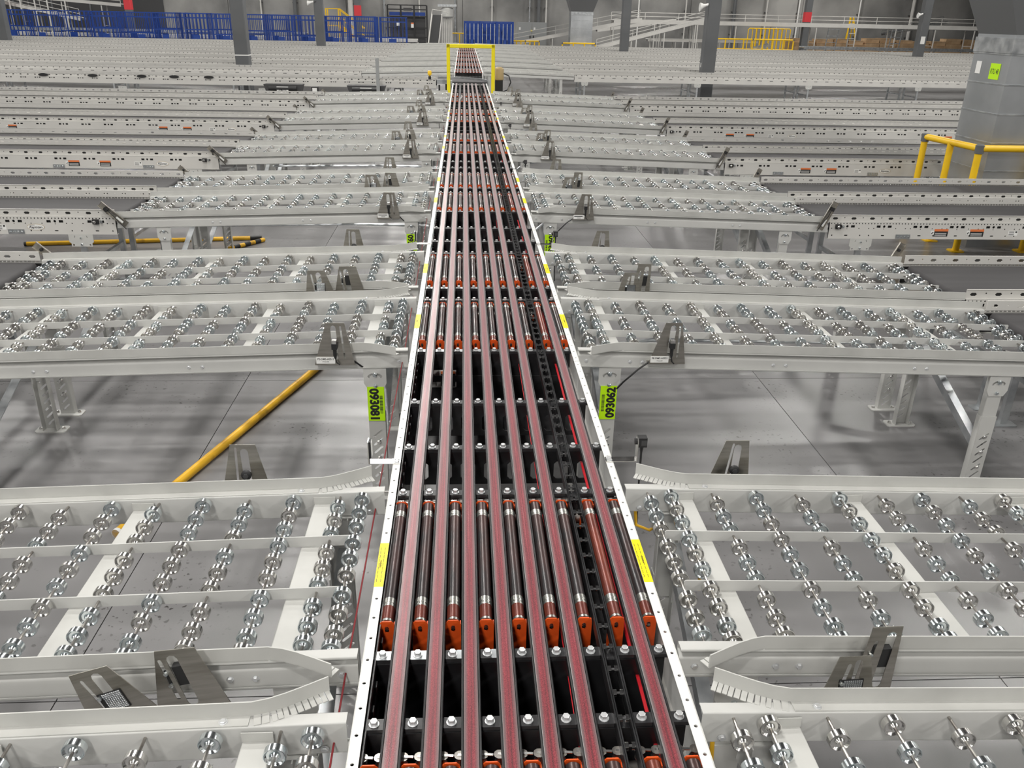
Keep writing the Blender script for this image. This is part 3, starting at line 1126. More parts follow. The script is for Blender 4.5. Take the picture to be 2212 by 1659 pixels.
SPURS = {}
for k in range(6):
    for ab, ys_ in (('a', LANE_A), ('b', LANE_B)):
        for sg in (1, -1):
            SPURS[k, ab, sg] = spur(sg, ys_[k], 'grey belt conveyor fed by the %s wheel lane of the %s pair, %s side' % ('nearer' if ab == 'a' else 'farther', ORD[k], SIDE[sg]),
                                    0 if k < 3 else 1)
for i, y in enumerate(FARY):
    for sg in (1, -1):
        spur(sg, y, 'distant belt conveyor, %s row behind the yellow gate on the %s' % (ORD[i], SIDE[sg]), 2, i < 2, 'distant belt conveyors')

# ---- labels, warning stickers and splice plates on the front panels
def decals():
    d = {}
    mb = MB()
    pts = [(.066 * math.cos(2 * math.pi * i / 28), .024 * math.sin(2 * math.pi * i / 28)) for i in range(28)]
    mb.prism(pts, 0, .0012, 'tan', lambda p, a: (p[0], -a, p[1]))
    mb.prism([(x * .955, y * .91) for x, y in pts], 0, .0016, 'paper', lambda p, a: (p[0], -a, p[1]))
    put_text(mb, 'Rapistan', .098, .023, lambda x, y: (x, -.0020, y - .003), 'ink', .02, .35)
    mb.bar((-.044, -.0019, .013), (-.005, -.0019, .015), .0004, .003, 'ink')
    d['oval'] = (mb.mesh('maker_badge'), 'maker_badge', 'white oval maker badge with script lettering')
    mb = MB()
    mb.box(-.072, -.044, -.0012, 0, -.016, .016, 'paper'); mb.box(-.044, .072, -.0012, 0, -.03, .012, 'ink'); mb.box(-.044, .072, -.0014, 0, .012, .03, 'warn')
    mb.bar((-.066, -.0016, -.008), (-.05, -.0016, .006), .0004, .006, 'ink'); mb.bar((-.062, -.0016, .008), (-.058, -.0016, -.01), .0004, .005, 'ink')
    for z in (-.004, -.013, -.022):
        mb.box(-.036, .06, -.0015, 0, z - .0015, z + .0015, 'paper')
    d['warn'] = (mb.mesh('warning_label'), 'warning_label', 'orange and black warning label')
    mb = MB()
    mb.box(-.06, .06, -.005, 0, -.017, .017, 'galv')
    for x in (-.04, -.012, .018, .045):
        mb.lathe([(.005, .006), (.011, .006), (.012, .004)], 'zinc', lambda q, a, b, x=x: (a + x, -q, b), 8)
    d['splice'] = (mb.mesh('splice_plate'), 'splice_plate', 'galvanised splice plate')
    mb = MB()
    mb.box(-.04, .04, -.0012, 0, -.02, .02, 'paper')
    for z in (.012, .004, -.006, -.014):
        mb.box(-.034, .01, -.0015, 0, z - .0018, z + .0018, 'ink')
    mb.box(.018, .034, -.0015, 0, .004, .016, 'ink')
    d['data'] = (mb.mesh('data_plate'), 'data_plate', 'small printed data plate')
    mb = MB()
    mb.box(-.045, .0, -.02, 0, -.018, .018, 'rubber')
    mb.lathe([(0, .011), (.028, .011), (.03, .007)], 'zinc2', lambda q, a, b: (a - .026, -q, b), 12)
    mb.lathe([(0, .012), (.012, .012)], 'zinc', lambda q, a, b: (a + .018, -q, b), 6)
    d['reel'] = (mb.mesh('take_up_screw'), 'take_up_screw', 'black take-up block with screw')
    return d


DEC = decals()


def stick(key, *items):
    sg = key[2]
    for kind, u, z in items:
        me, nm, lb = DEC[kind]
        ob(nm, me, SPURS[key], (sg * u, -.0302, D + z - .018), None, lb)


for k in (1, 2, 3, 4):
    stick((k, 'a', -1), ('reel', .12, -.092), ('splice', .75, -.172), ('oval', .60, -.137), ('data', .86, -.14), ('warn', 1.22, -.14), ('warn', 1.55, -.14),
          ('splice', 1.7, -.172), ('oval', 4.2, -.137), ('warn', 3.6, -.14))
    stick((k, 'a', 1), ('reel', .09, -.092), ('splice', .62, -.172), ('warn', .92, -.14), ('warn', 1.22, -.14), ('data', 1.54, -.14), ('splice', 1.72, -.172),
          ('oval', 1.86, -.137), ('oval', 4.9, -.137), ('warn', 4.2, -.14), ('data', 4.5, -.14))

# ================================================================== sensor plates
def plate_geo(tw, bw, h, skew, slots, foot=.0):
    """trapezoid plate standing in the x-z plane, base centre at origin"""
    mb = MB()
    out = [(-bw / 2, 0), (bw / 2, 0), (skew + tw / 2, h), (skew - tw / 2, h)]
    holes = [slot((skew * .5) + x, (z0 + z1) / 2, z1 - z0, w, math.pi / 2 - a, 4) for x, w, z0, z1, a in slots]
    mb.plate(out, holes, 'stain', lambda p, d, q: (p[0], -d, p[1]), .002)
    if foot:
        mb.box(-bw / 2, bw / 2, -.002, foot, -.002, 0, 'stain')
    return mb.mesh('plate')


def eye_mesh(stub):
    """small photo-eye with plug and cable tail"""
    mb = MB()
    mb.box(-.012, .012, -.030, -.002, -.012, .014, 'rubber')
    mb.box(-.010, .010, -.028, -.004, .014, .030, 'zinc2')
    mb.tube([(0, -.018, -.012), (0, -.018, -.045), (.001, -.018, -.060)], [.009, .0075, .004], 'rubber', 8)
    mb.tube([(.001, -.018, -.058), (.006, -.016, -.080), (.018, -.010, -.092)], .003, 'rubber', 6)
    return mb.mesh('photo_eye')


EYE = eye_mesh(0)
mb = MB()
mb.lathe([(.0, .017), (.008, .017), (.012, .012)], 'rubber', lambda q, x, y: (x, -.002 - q, y), 12)
mb.lathe([(.011, .009), (.016, .009)], 'dark', lambda q, x, y: (x, -.002 - q, y), 6)
mb.tube([(0, -.006, -.012), (-.003, -.008, -.05), (-.008, -.008, -.085)], [.010, .008, .003], 'rubber', 8)
KNOB = mb.mesh('cable_plug', 40)
mb = MB()
mb.box(-.033, .025, -.004, -.002, -.027, .027, 'rubber')
for i in range(9):
    for j in range(10):
        cx, cz = -.020 + i * .005, -.023 + j * .005
        mb.add([(cx - .0022, -.004, cz - .0022), (cx + .0022, -.004, cz - .0022), (cx + .0022, -.004, cz + .0022), (cx - .0022, -.004, cz + .0022), (cx, -.007, cz)],
               [(0, 1, 4), (1, 2, 4), (2, 3, 4), (3, 0, 4)], 'galv')
for z in (-.018, .018):
    mb.lathe([(0, .0055), (.005, .0055), (.006, .003)], 'zinc', lambda q, x, y, z=z: (x - .0285, -.004 - q, y + z), 8)
REFL = mb.mesh('reflector')
mb = MB()
mb.box(-.02, .02, .002, .02, -.028, .028, 'rubber')
for z in (-.018, .018):
    mb.lathe([(0, .0055), (.005, .0055), (.006, .003)], 'zinc', lambda q, x, y, z=z: (x - .035, -.002 - q, y + z), 8)
mb.box(-.04, -.03, .0, .004, -.024, .024, 'rubber')
EYEB = mb.mesh('photo_eye')
mb = MB(); mb.box(-.042, .042, -.0032, -.002, -.016, .016, 'paper')
put_text(mb, 'PE-DM3-A0511', .072, .009, lambda x, y: (x, -.0036, y + .006), 'ink', .02)
put_text(mb, '1"FOLDER', .03, .006, lambda x, y: (x, -.0036, y - .007), 'ink', .0)
TAGL = mb.mesh('tag')
mb = MB(); mb.box(-.042, .042, -.0032, -.002, -.016, .016, 'paper')
put_text(mb, 'PE-DM3-A0521', .072, .009, lambda x, y: (x, -.0036, y + .006), 'ink', .02)
put_text(mb, '1"FOLDER', .03, .006, lambda x, y: (x, -.0036, y - .007), 'ink', .0)
TAGR = mb.mesh('tag')
mb = MB(); mb.box(-.042, .042, -.0032, -.002, -.016, .016, 'paper')
mb.box(-.036, .030, -.0036, -.0032, .003, .008, 'ink'); mb.box(-.014, .016, -.0036, -.0032, -.009, -.006, 'ink')
TAGX = mb.mesh('tag')
PL_A = {-1: plate_geo(.082, .18, .20, .012, [(-.002, .024, .02, .188, -.03), (.034, .008, .03, .185, -.08)], .05),
        1: plate_geo(.075, .172, .20, .018, [(.004, .026, .02, .188, .05), (.038, .008, .03, .185, .02)], .05)}
PL_R = {-1: plate_geo(.092, .176, .17, -.02, [(.006, .026, .01, .160, -.10), (-.028, .009, .02, .150, -.16)], .0),
        1: plate_geo(.074, .15, .17, .008, [(.012, .018, .02, .160, .06), (-.018, .010, .01, .150, .20)], .0)}
PL_S = {-1: plate_geo(.092, .176, .18, -.006, [(-.006, .026, .01, .165, -.15), (-.036, .010, .03, .155, -.15)], .0),
        1: plate_geo(.074, .10, .20, .012, [(.012, .024, .01, .185, .10), (-.026, .010, .04, .16, .2)], .0)}
PL_B = {-1: plate_geo(.08, .17, .20, .002, [(.005, .026, .02, .185, -.03), (-.026, .008, .01, .19, .03)], .05),
        1: plate_geo(.078, .16, .20, .02, [(.012, .026, .02, .185, .03), (-.012, .008, .01, .19, .12)], .05)}
POS = {('A', -1): (-.586, -.070), ('A', 1): (.930, -.070), ('R', -1): (-.775, -.110), ('R', 1): (.900, -.135), ('S', -1): (-.645, -.06), ('S', 1): (1.005, -.06),
       ('B', -1): (-.72, .10), ('B', 1): (.888, .10)}
LEAN = {('R', -1): -.30, ('S', -1): -.10, ('S', 1): -.03, ('R', 1): -.04}


def sensor(kind, sg, k):
    x, dv = POS[kind, sg]
    side = SIDE[sg]
    rx = 0
    if kind == 'A':
        y, z, me, nm = LANE_A[k] + dv, D - .062, PL_A[sg], 'with photo-eye and name tag on the nearer lane'
    elif kind == 'B':
        y, z, me, nm = LANE_B[k] + LW + dv, D - .085, PL_B[sg], 'with cable plug behind the farther lane'
    elif kind == 'R':
        y, z, me, nm = LANE_B[k] + dv, D - .115 if k == 0 else D - .06, PL_R[sg], 'holding a square reflector between the lanes'
        if k > 0: x += .01 * sg
    else:
        y, z, me, nm = LANE_B[k] + dv, D - .125 if k == 0 else D - .06, PL_S[sg], 'with black photo-eye between the lanes'
        if k > 0: x += -.01 * sg
    rot = (0, LEAN.get((kind, sg), 0) if (k == 0) else 0, 0)
    t = thing('sensor_plate', 'steel plate %s, %s side, %s pair' % (nm, side, ORD[k]), 'sensor bracket', (x, y, z), 'steel sensor plates along the lanes', None, rot)
    ob('plate', me, t)
    if kind == 'A':
        ob('photo_eye', EYE, t, (.006 if sg < 0 else .014, 0, .095))
        ob('tag', TAGX if k > 1 else TAGL if sg < 0 else TAGR, t, (-.040 if sg < 0 else -.035, 0, .022), None, 'white printed tag')
    elif kind == 'B':
        ob('cable_plug', KNOB, t, (.004 if sg < 0 else .02, 0, .09))
    elif kind == 'R':
        ob('reflector', REFL, t, (.0 if sg < 0 else .012, 0, .075), (0, -.05 if (sg < 0 and k == 0) else 0, 0), 'square prismatic reflector')
    else:
        ob('photo_eye', EYEB, t, (-.004 if sg < 0 else .016, 0, .10), (0, -.12 if (k == 0 and sg < 0) else .0, 0))
    return t


for k in range(6):
    for sg in (-1, 1):
        for kind in ('A', 'R', 'S', 'B'):
            if kind == 'A' and k == 0: continue
            sensor(kind, sg, k)

# ---- channel arms with sensors where the wheel lanes meet the belts
def arm_mesh(L_, sg):
    mb = MB()
    mb.ribbon([(-.022, -.012), (-.022, 0), (.022, 0), (.022, -.012)], .002, 0, L_, 'stain', lambda p, a: (p[0], p[1], a))
    return mb.mesh('arm')


ARM = {L_: arm_mesh(L_, 1) for L_ in (.24, .15)}
mb = MB(); mb.box(-.012, .012, -.028, -.002, .165, .195, 'rubber'); mb.tube([(0, -.015, .165), (.0, -.02, .12), (-.012, -.022, .06), (-.02, -.02, -.02)], .0035, 'rubber', 6)
mb.box(-.006, .010, -.0135, -.0125, .03, .09, 'paper')
ARM_EYE = mb.mesh('photo_eye')
mb = MB(); mb.lathe([(0, .011), (.008, .011), (.010, .007)], 'rubber', lambda q, x, y: (x, -.001 - q, y + .10), 12)
ARM_PLUG = mb.mesh('cable_plug', 40)
for k in range(1, 6):
    for sg in (-1, 1):
        x = (XR + LL - .08) if sg > 0 else (XLft - LL + .08)
        rot = (0, sg * (.82 if sg < 0 else .42), 0)
        t = thing('sensor_post', 'leaning steel channel post with photo-eye, %s side, lane end of %s pair' % (SIDE[sg], ORD[k]), 'sensor bracket', (x, LANE_A[k] - .052, D - .13), 'leaning sensor arms at the lane ends', None, rot)
        ob('arm', ARM[.24], t); ob('photo_eye', ARM_EYE, t)
        t = thing('sensor_post', 'short steel post with black plug, %s side, behind farther lane of %s pair' % (SIDE[sg], ORD[k]), 'sensor bracket', (x + sg * .03, LANE_B[k] + LW + .075, D - .09), 'short sensor arms behind the lanes', None, rot)
        ob('arm', ARM[.15], t); ob('cable_plug', ARM_PLUG, t)
# ================================================================== floor clutter, cables, brackets on the sorter rails
def pole(p, q, r, label, bands):
    t = thing('safety_pole', label, 'pole', p)
    P = Vector(p); d = Vector(q) - P
    mb = MB(); mb.tube([(0, 0, 0), tuple(d * .5), tuple(d)], r, 'pole_yellow', 14)
    ob('shaft', mb.mesh('shaft', 40), t)
    for a, b, m_ in bands:
        mb = MB(); mb.tube([tuple(d * a), tuple(d * b)], r * 1.06, m_, 14); ob('band', mb.mesh('band', 40), t)
    return t


pole((-1.566, 3.239, .024), (-.93, 5.32, .024), .023, 'dirty yellow pole lying diagonally on the floor left of sorter', [(.0, .008, 'paper')])
pole((-4.35, 8.36, .022), (-2.1, 8.66, .022), .021, 'long yellow pole lying under the third pair of left lanes', [(.95, 1.0, 'rubber'), (.0, .01, 'dark')])
pole((-2.32, 8.22, .022), (-2.06, 8.58, .022), .021, 'short pole with black and yellow stripes on the floor at left', [(.12, .28, 'rubber'), (.42, .58, 'rubber'), (.72, .88, 'rubber')])
# red pull cord along the left rail and its eye bolts
mb = MB()
mb.tube([(-.288 + .003 * math.sin(i), -1.2 + i * .7, D - .06 + (-.012 if i % 2 else 0)) for i in range(26)], .0024, 'cord', 6)
thing('pull_cord', 'thin red pull cord strung along the left sorter rail', 'cord', (0, 0, 0), None, mb.mesh('pull_cord', 40))
for k in range(6):
    y = 2.41 + PER * k
    mb = MB()
    mb.tube([(.018 * math.cos(t), 0, .018 * math.sin(t)) for t in [2 * math.pi * i / 14 for i in range(15)]], .004, 'zinc2', 8)
    mb.tube([(.018, 0, 0), (.0405, 0, 0)], .004, 'zinc2', 8)
    ob('eye_bolt', mb.mesh('eye_bolt', 40), sorter, (-.288, y + OY, D - .06))
# angle brackets bolted across the rails, reflector on the left, photo-eye on the right
for k in range(5):
    y = 2.505 + PER * k
    for sg in (-1, 1):
        t = thing('rail_bracket', 'small plated angle bracket on the %s sorter rail after the %s pair' % (SIDE[sg], ORD[k]), 'sensor bracket',
                  (-.232 if sg < 0 else .495, y, D), 'angle brackets on the sorter rails')
        mb = MB(lambda p: (sg * p[0], p[1], p[2]))
        mb.prism([(-.012, -.016), (.095, -.016), (.095, .016), (-.012, .016)], .001, .004, 'zinc2', lambda p, a: (p[0], p[1], a))
        mb.box(.092, .095, -.016, .016, .004, .085, 'zinc2')
        ob('angle', mb.mesh('angle'), t)
        for dy in (-.007, .008):
            ob('bolt', BOLT, t, (0, dy, .004))
        mb = MB(lambda p: (sg * p[0], p[1], p[2]))
        if sg < 0:
            mb.box(.084, .092, -.016, .016, .022, .085, 'rubber'); mb.box(.082, .084, -.013, .013, .025, .082, 'paper')
        else:
            mb.box(.095, .125, -.014, .014, .055, .090, 'rubber'); mb.box(.105, .124, -.015, -.013, .062, .082, 'dark')
            mb.tube([(.11, 0, .055), (.11, 0, .03), (.112, .0, -.12), (.115, -.01, -.25)], [.007, .004, .003, .003], 'rubber', 6)
            mb.lathe([(.084, .011), (.092, .011)], 'rubber', lambda h, x, y: (h, x, y + .072), 10)
        ob('photo_eye' if sg > 0 else 'reflector', mb.mesh('eye'), t)
# cables drooping from the name-tagged plates to the posts
for k in (1, 2):
    y = LANE_A[k]
    for sg, pts in ((-1, [(-.50, y - .06, D - .05), (-.47, y - .03, D - .09), (-.42, y + .05, D - .14)]),
                    (1, [(.86, y - .06, D - .05), (.80, y - .08, D - .085), (.735, y - .07, D - .155), (.712, y - .045, D - .20)])):
        mb = MB(); mb.tube(pts, .0042, 'rubber', 6)
        thing('sensor_cable', 'black cable from the tagged sensor plate, %s side, %s pair' % (SIDE[sg], ORD[k]), 'cable', (0, 0, 0), 'black sensor cables', mb.mesh('sensor_cable', 60))
mb = MB()
for i in range(4):
    r = .035 + .004 * i
    mb.tube([(r * math.cos(t), -.012 - .003 * i, .012 + (.028 + .003 * i) * math.sin(t)) for t in [2 * math.pi * j / 18 for j in range(19)]], .0032, 'rubber', 6)
thing('cable_coil', 'coiled black cable hanging on a steel plate, right of the sorter', 'cable', (.905, LANE_B[0] + LW + .085, D - .045), None, mb.mesh('cable_coil', 60))
# yellow hoses and grey conduit beside the right rail
mb = MB(); mb.tube([(.57, 2.37, D - .11), (.575, 2.36, D - .17), (.62, 2.35, D - .185), (.70, 2.36, D - .14), (.78, 2.36, D - .135), (.80, 2.33, D - .22), (.80, 2.30, D - .4)], .0055, 'pole_yellow', 7)
thing('yellow_hose', 'thin yellow hose looping under the right wheel lane beside sorter', 'hose', (0, 0, 0), None, mb.mesh('yellow_hose', 60))
mb = MB(); mb.tube([(.60, 1.50, D - .12), (.605, 1.48, D - .3), (.63, 1.42, D - .5), (.66, 1.30, D - .62)], .006, 'pole_yellow', 7)
thing('yellow_hose', 'yellow hose dropping to the floor by the nearest right lane', 'hose', (0, 0, 0), None, mb.mesh('yellow_hose', 60))
for k in range(-1, 5):
    y = .6 + PER * k
    mb = MB(); mb.tube([(.455, y, D - .09), (.455, y + 1.1, D - .09), (.452, y + 2.2, D - .095)], .013, 'galv', 10)
    o = ob('conduit', mb.mesh('conduit', 40), sorter, (0, OY, 0))
    mb = MB(); mb.tube([(-.30, LANE_A[0] + .45 + PER * (k + 1), D - .24), (-.9, LANE_A[0] + .48 + PER * (k + 1), D - .235), (-2.2, LANE_A[0] + .46 + PER * (k + 1), D - .25)], .011, 'galv', 8)
    mb.tube([(.57, LANE_A[0] + .45 + PER * (k + 1), D - .30), (.70, LANE_A[0] + .50 + PER * (k + 1), D - .20), (1.0, LANE_A[0] + .52 + PER * (k + 1), D - .17), (2.2, LANE_A[0] + .5 + PER * (k + 1), D - .18)], .011, 'galv', 8)
    if k >= 0:
        thing('conduit_run', 'bare metal conduit under the nearer lanes of the %s pair' % ORD[k + 1], 'conduit', (0, 0, 0), 'conduits under the lanes', mb.mesh('conduit_run', 40))

# ================================================================== yellow gate, curve and drive end
gate = thing('height_gate', 'yellow goal-post frame standing over the sorter', 'gate', (.138, 17.19, 0))
mb = MB(); mb.prism(chamf(-.034, .034, -.034, .034, .008), D - .14, D + .862, 'gate_yellow', lambda p, a: (p[0], p[1], a))
me = mb.mesh('post')
ob('post', me, gate, (-.430, 0, 0)); ob('post', me, gate, (.430, 0, 0))
mb = MB(); mb.prism(chamf(-.034, .034, -.034, .034, .008), -.464, .464, 'gate_yellow', lambda p, a: (a, p[0], D + .83 + p[1])); ob('crossbar', mb.mesh('crossbar'), gate)
for x in (-.43, .43):
    mb = MB(); mb.box(x - .045, x + .045, -.05, .05, D - .15, D - .10, 'dark'); mb.box(x - .02, x + .02, -.02, .02, 0, D - .15, 'dark'); ob('clamp', mb.mesh('clamp'), gate)
# power curve feeding the sorter and the infeed conveyor on the left
cx, cy, ri, ro = -.60, 19.62, .36, 1.12
cz = D + .015
t = thing('curve_conveyor', 'dark curved belt turning onto the sorter behind the yellow gate', 'conveyor', (cx, cy, 0))
mb = MB(); n = 14
vs = []
for i in range(n + 1):
    a = math.pi / 2 * i / n
    for r, z in ((ri, cz), (ro, cz), (ro, cz - .04), (ri, cz - .04)):
        vs.append((r * math.cos(a), r * math.sin(a), z))
fs = [(4 * i + k, 4 * i + (k + 1) % 4, 4 * i + 4 + (k + 1) % 4, 4 * i + 4 + k) for i in range(n) for k in range(4)] + [(0, 1, 2, 3), (4 * n, 4 * n + 1, 4 * n + 2, 4 * n + 3)]
mb.add(vs, fs, 'belt_dark'); ob('curved_belt', mb.mesh('curved_belt', 40), t)
for r, z1 in ((ri - .03, .02), (ro + .03, .035)):
    mb = MB(); vs = []
    for i in range(n + 1):
        a = math.pi / 2 * i / n
        for q, z in ((r - .02, cz + z1), (r + .02, cz + z1), (r + .02, cz - .07), (r - .02, cz - .07)):
            vs.append((q * math.cos(a), q * math.sin(a), z))
    mb.add(vs, fs, 'galv'); ob('side_guard', mb.mesh('side_guard', 40), t)
for x, y in ((.2, .75), (.75, .2), (.35, .1), (.05, .4)):
    mb = MB(); mb.box(x - .02, x + .02, y - .02, y + .02, 0, cz - .1, 'dark'); ob('leg', mb.mesh('leg'), t)
# infeed spur
inf = SPUR[-1, 1]
t = thing('belt_conveyor', 'infeed belt conveyor with black oval openings running in from the left', 'conveyor', (cx - .02, cy + .34, 0))
ob('side_panel', inf['panel0'], t, (0, 0, .06)); ob('side_panel', inf['panel1'], t, (0, 0, .06)); ob('conveyor_belt', inf['belt'], t, (0, 0, .06)); ob('slider_bed', inf['bed'], t, (0, 0, .06))
for i in range(5): ob('support_stand', SPLEG, t, (-.8 - 3.05 * i, 0, 0))
mb = MB(); mb.prism([(.105 * math.cos(q), .03 * math.sin(q)) for q in [2 * math.pi * j / 20 for j in range(20)]], 0, .02, 'rubber', lambda p, a: (p[0], -.032 - a, D + .005 + p[1]))
OV = mb.mesh('oval_cover')
for px in (-10.2 + .6, -9.15 + .6, -8.1 + .6, -7.05 + .6, -6.35 + .6, -5.6 + .6): ob('oval_cover', OV, t, (px, 0, 0), None, 'black oval cover')
# belt drives with maker's plates below the infeed
for i, x in enumerate((-3.94, -2.14)):
    t = thing('belt_drive', 'belt drive unit with white name plate, %s' % ('nearer the column' if i == 0 else 'beside the grey post'), 'motor', (x, 19.52, 0), 'belt drives under the infeed')
    mb = MB(); mb.prism([(-.42, .70), (.42, .70), (.36, .52), (.2, .42), (-.2, .42), (-.36, .52)], 0, .3, 'dark', lambda p, a: (p[0], a, p[1])); ob('housing', mb.mesh('housing'), t)
    mb = MB(); mb.tube([(-.3, -.03, .62), (.3, -.03, .62)], .05, 'rubber', 12); ob('pulley', mb.mesh('pulley', 40), t)
    mb = MB(); mb.box(-.125, .125, -.07, -.06, .53, .66, 'paper'); put_text(mb, 'DEMATIC', .2, .045, lambda x_, y_: (x_, -.072, .59 + y_), 'ink', .01)
    mb.box(-.05, .04, -.07, -.06, .46, .51, 'paper'); ob('name_plate', mb.mesh('name_plate'), t, label='white name plate')
    mb = MB(); mb.box(.62, .76, -.05, .1, .50, .66, 'rubber'); mb.box(.64, .74, -.06, -.05, .54, .64, 'paper'); ob('control_box', mb.mesh('control_box'), t)
    mb = MB(); mb.box(-.4, -.36, .1, .14, 0, .55, 'dark'); mb.box(.36, .4, .1, .14, 0, .55, 'dark'); ob('leg', mb.mesh('leg'), t)
t = thing('grey_post', 'slim grey post standing in front of the infeed conveyor', 'post', (-1.86, 19.36, 0)); mb = MB(); mb.box(-.035, .035, -.035, .035, 0, 1.28, 'cab'); mb.box(-.08, .08, -.08, .08, 0, .01, 'cab'); ob('upright', mb.mesh('upright'), t)
mb = MB(); mb.lathe([(0, .02), (.03, .02), (.03, .045), (.10, .045), (.12, .03)], 'yellow', lambda h, x, y: (x, y, h), 12)
t = thing('beacon', 'small amber beacon on the infeed beside the gate', 'lamp', (-.76, 19.945, D + .100)); ob('lens', mb.mesh('lens', 40), t)
mb = MB(); mb.box(-.03, .03, -.03, .03, -.06, 0, 'rubber'); ob('base', mb.mesh('base'), t)
t = thing('gear_motor', 'tan upright motor on a black gearbox right of the yellow gate', 'motor', (.69, 17.5, 0))
mb = MB(); mb.lathe([(1.00, .09), (1.01, .10), (1.20, .10), (1.225, .085), (1.24, .05)], 'tan', lambda h, x, y: (x, y, h), 18); ob('motor', mb.mesh('motor', 40), t)
mb = MB(); mb.box(-.07, .08, -.08, .08, .74, 1.0, 'rubber'); mb.box(-.04, .12, -.05, .05, .66, .78, 'rubber'); mb.box(-.03, .03, -.03, .03, 0, .68, 'dark'); ob('gearbox', mb.mesh('gearbox'), t)
mb = MB(); mb.tube([(.1, 0, 1.12), (.2, 0, 1.08), (.24, 0, .96), (.18, 0, .82), (.08, 0, .78)], .012, 'rubber', 7); ob('cable', mb.mesh('cable', 60), t)

# ================================================================== far section of the sorter
far = thing('far_sorter', 'far section of the narrow-belt sorter beyond the gate', 'conveyor', (0, 23.0, 0))
FL = 22.9
mb = MB(); mb.prism(rect(.483, .508, -.15, 0), 0, FL, 'rail_white', lambda p, a: (p[0], a, D + p[1])); ob('side_rail', mb.mesh('side_rail'), far)
mb = MB(); mb.prism(rect(-.245, -.22, -.15, 0), 0, FL, 'rail_white', lambda p, a: (p[0], a, D + p[1])); ob('side_rail', mb.mesh('side_rail'), far)
fb = belt_mesh(0, FL)
for x in BX: ob('belt', fb, far, (x, 0, 0), label='worn red sorter belt')
mb = MB(); mb.box(-.218, .48, 0, FL, D - .12, D - .10, 'black'); ob('base_pan', mb.mesh('base_pan'), far)
for k in range(NF):
    for dy in (0, .957):
        y = FAR0 - 23.0 + PER * k + dy
        mb = MB()
        for x in RX:
            mb.tube([(x, y + .08, D - .021), (x, y + .66, D - .021)], .0178, 'steel', 6)
            mb.box(x - .018, x + .018, y + .068, y + .076, D - .09, D - .008, 'orange')
        mb.box(-.214, .48, y - .02, y + .01, D - .1, D - .02, 'black')
        ob('roller_row', mb.mesh('roller_row'), far)
for k in range(8): ob('stand', STAND, far, (0, .3 + PER * k, 0))
# ================================================================== building columns
for x, y, red, lb in ((-6.25, 25.8, 0, 'dark grey steel column rising through the left far conveyors'), (7.13, 25.8, 0, 'dark grey steel column rising through the right far conveyors'),
                      (-6.32, 40.45, 0, 'grey column behind, left of the yellow stairs'), (7.26, 40.45, 0, 'grey column right of the square silver duct'),
                      (21.0, 40.45, 0, 'grey column with white horn speaker before the cardboard boxes'), (-19.9, 40.45, 0, 'grey column at the extreme left edge of the picture'),
                      (-19.2, 53.7, 2.03, 'red-topped grey column among the blue cages at far left'), (-6.15, 53.7, 1.95, 'red-topped grey column beside the yellow stairs'),
                      (20.6, 53.7, 2.1, 'red-banded grey column at the cardboard boxes'), (-26.4, 53.7, 2.1, 'red-topped column behind the leftmost cage')):
    t = thing('steel_column', lb, 'column', (x, y, 0), 'building columns')
    w = .185
    mb = MB(); mb.prism(chamf(-w, w, -w, w, .02), 0, ZC - .01, 'column', lambda p, a: (p[0], p[1], a)); ob('shaft', mb.mesh('shaft'), t)
    mb = MB(); mb.box(-.28, .28, -.28, .28, 0, .03, 'column'); ob('base_plate', mb.mesh('base_plate'), t)
    if red:
        mb = MB(); mb.prism(chamf(-w - .01, w + .01, -w - .01, w + .01, .02), red, red + .55, 'colred', lambda p, a: (p[0], p[1], a)); ob('red_band', mb.mesh('red_band'), t, label='red painted band')
    if (x, y) == (-6.25, 25.8):
        mb = MB(); mb.prism(chamf(-w - .006, w + .006, -w - .006, w + .006, .02), .98, 1.01, 'paper', lambda p, a: (p[0], p[1], a)); ob('strap', mb.mesh('strap'), t, label='white strap')
    if (x, y) in ((21.0, 40.45),):
        mb = MB(); mb.box(-.1, .1, -w - .01, -w, 1.3, 1.62, 'paper'); ob('notice', mb.mesh('notice'), t, label='white notice')
    if (x, y) == (7.13, 25.8):
        mb = MB(); mb.box(-w - .01, -w, -.03, .03, .88, 1.0, 'paper'); ob('tag', mb.mesh('tag'), t)
for x, y, z, s, lb in ((6.93 - .1, 25.62, 2.52, -1, 'white horn speaker on the near right column'), (20.64, 40.2, 2.53, -1, 'white horn speaker on the column by the boxes'), (-6.6, 40.2, 2.5, -1, 'white horn speaker on the column by the yellow stairs')):
    t = thing('horn_speaker', lb, 'speaker', (x, y, z), 'horn speakers on the columns')
    mb = MB(); mb.lathe([(-.16, .115), (-.15, .12), (-.05, .06), (.04, .04), (.1, .04), (.11, .03)], 'paper', lambda h, a, b: (h * .95 + b * .0, a - h * -.25, b + h * .28), 14); ob('horn', mb.mesh('horn', 40), t)
    mb = MB(); mb.bar((.05, 0, .02), (.28, .1, .05), .02, .02, 'dark'); ob('mount', mb.mesh('mount'), t)

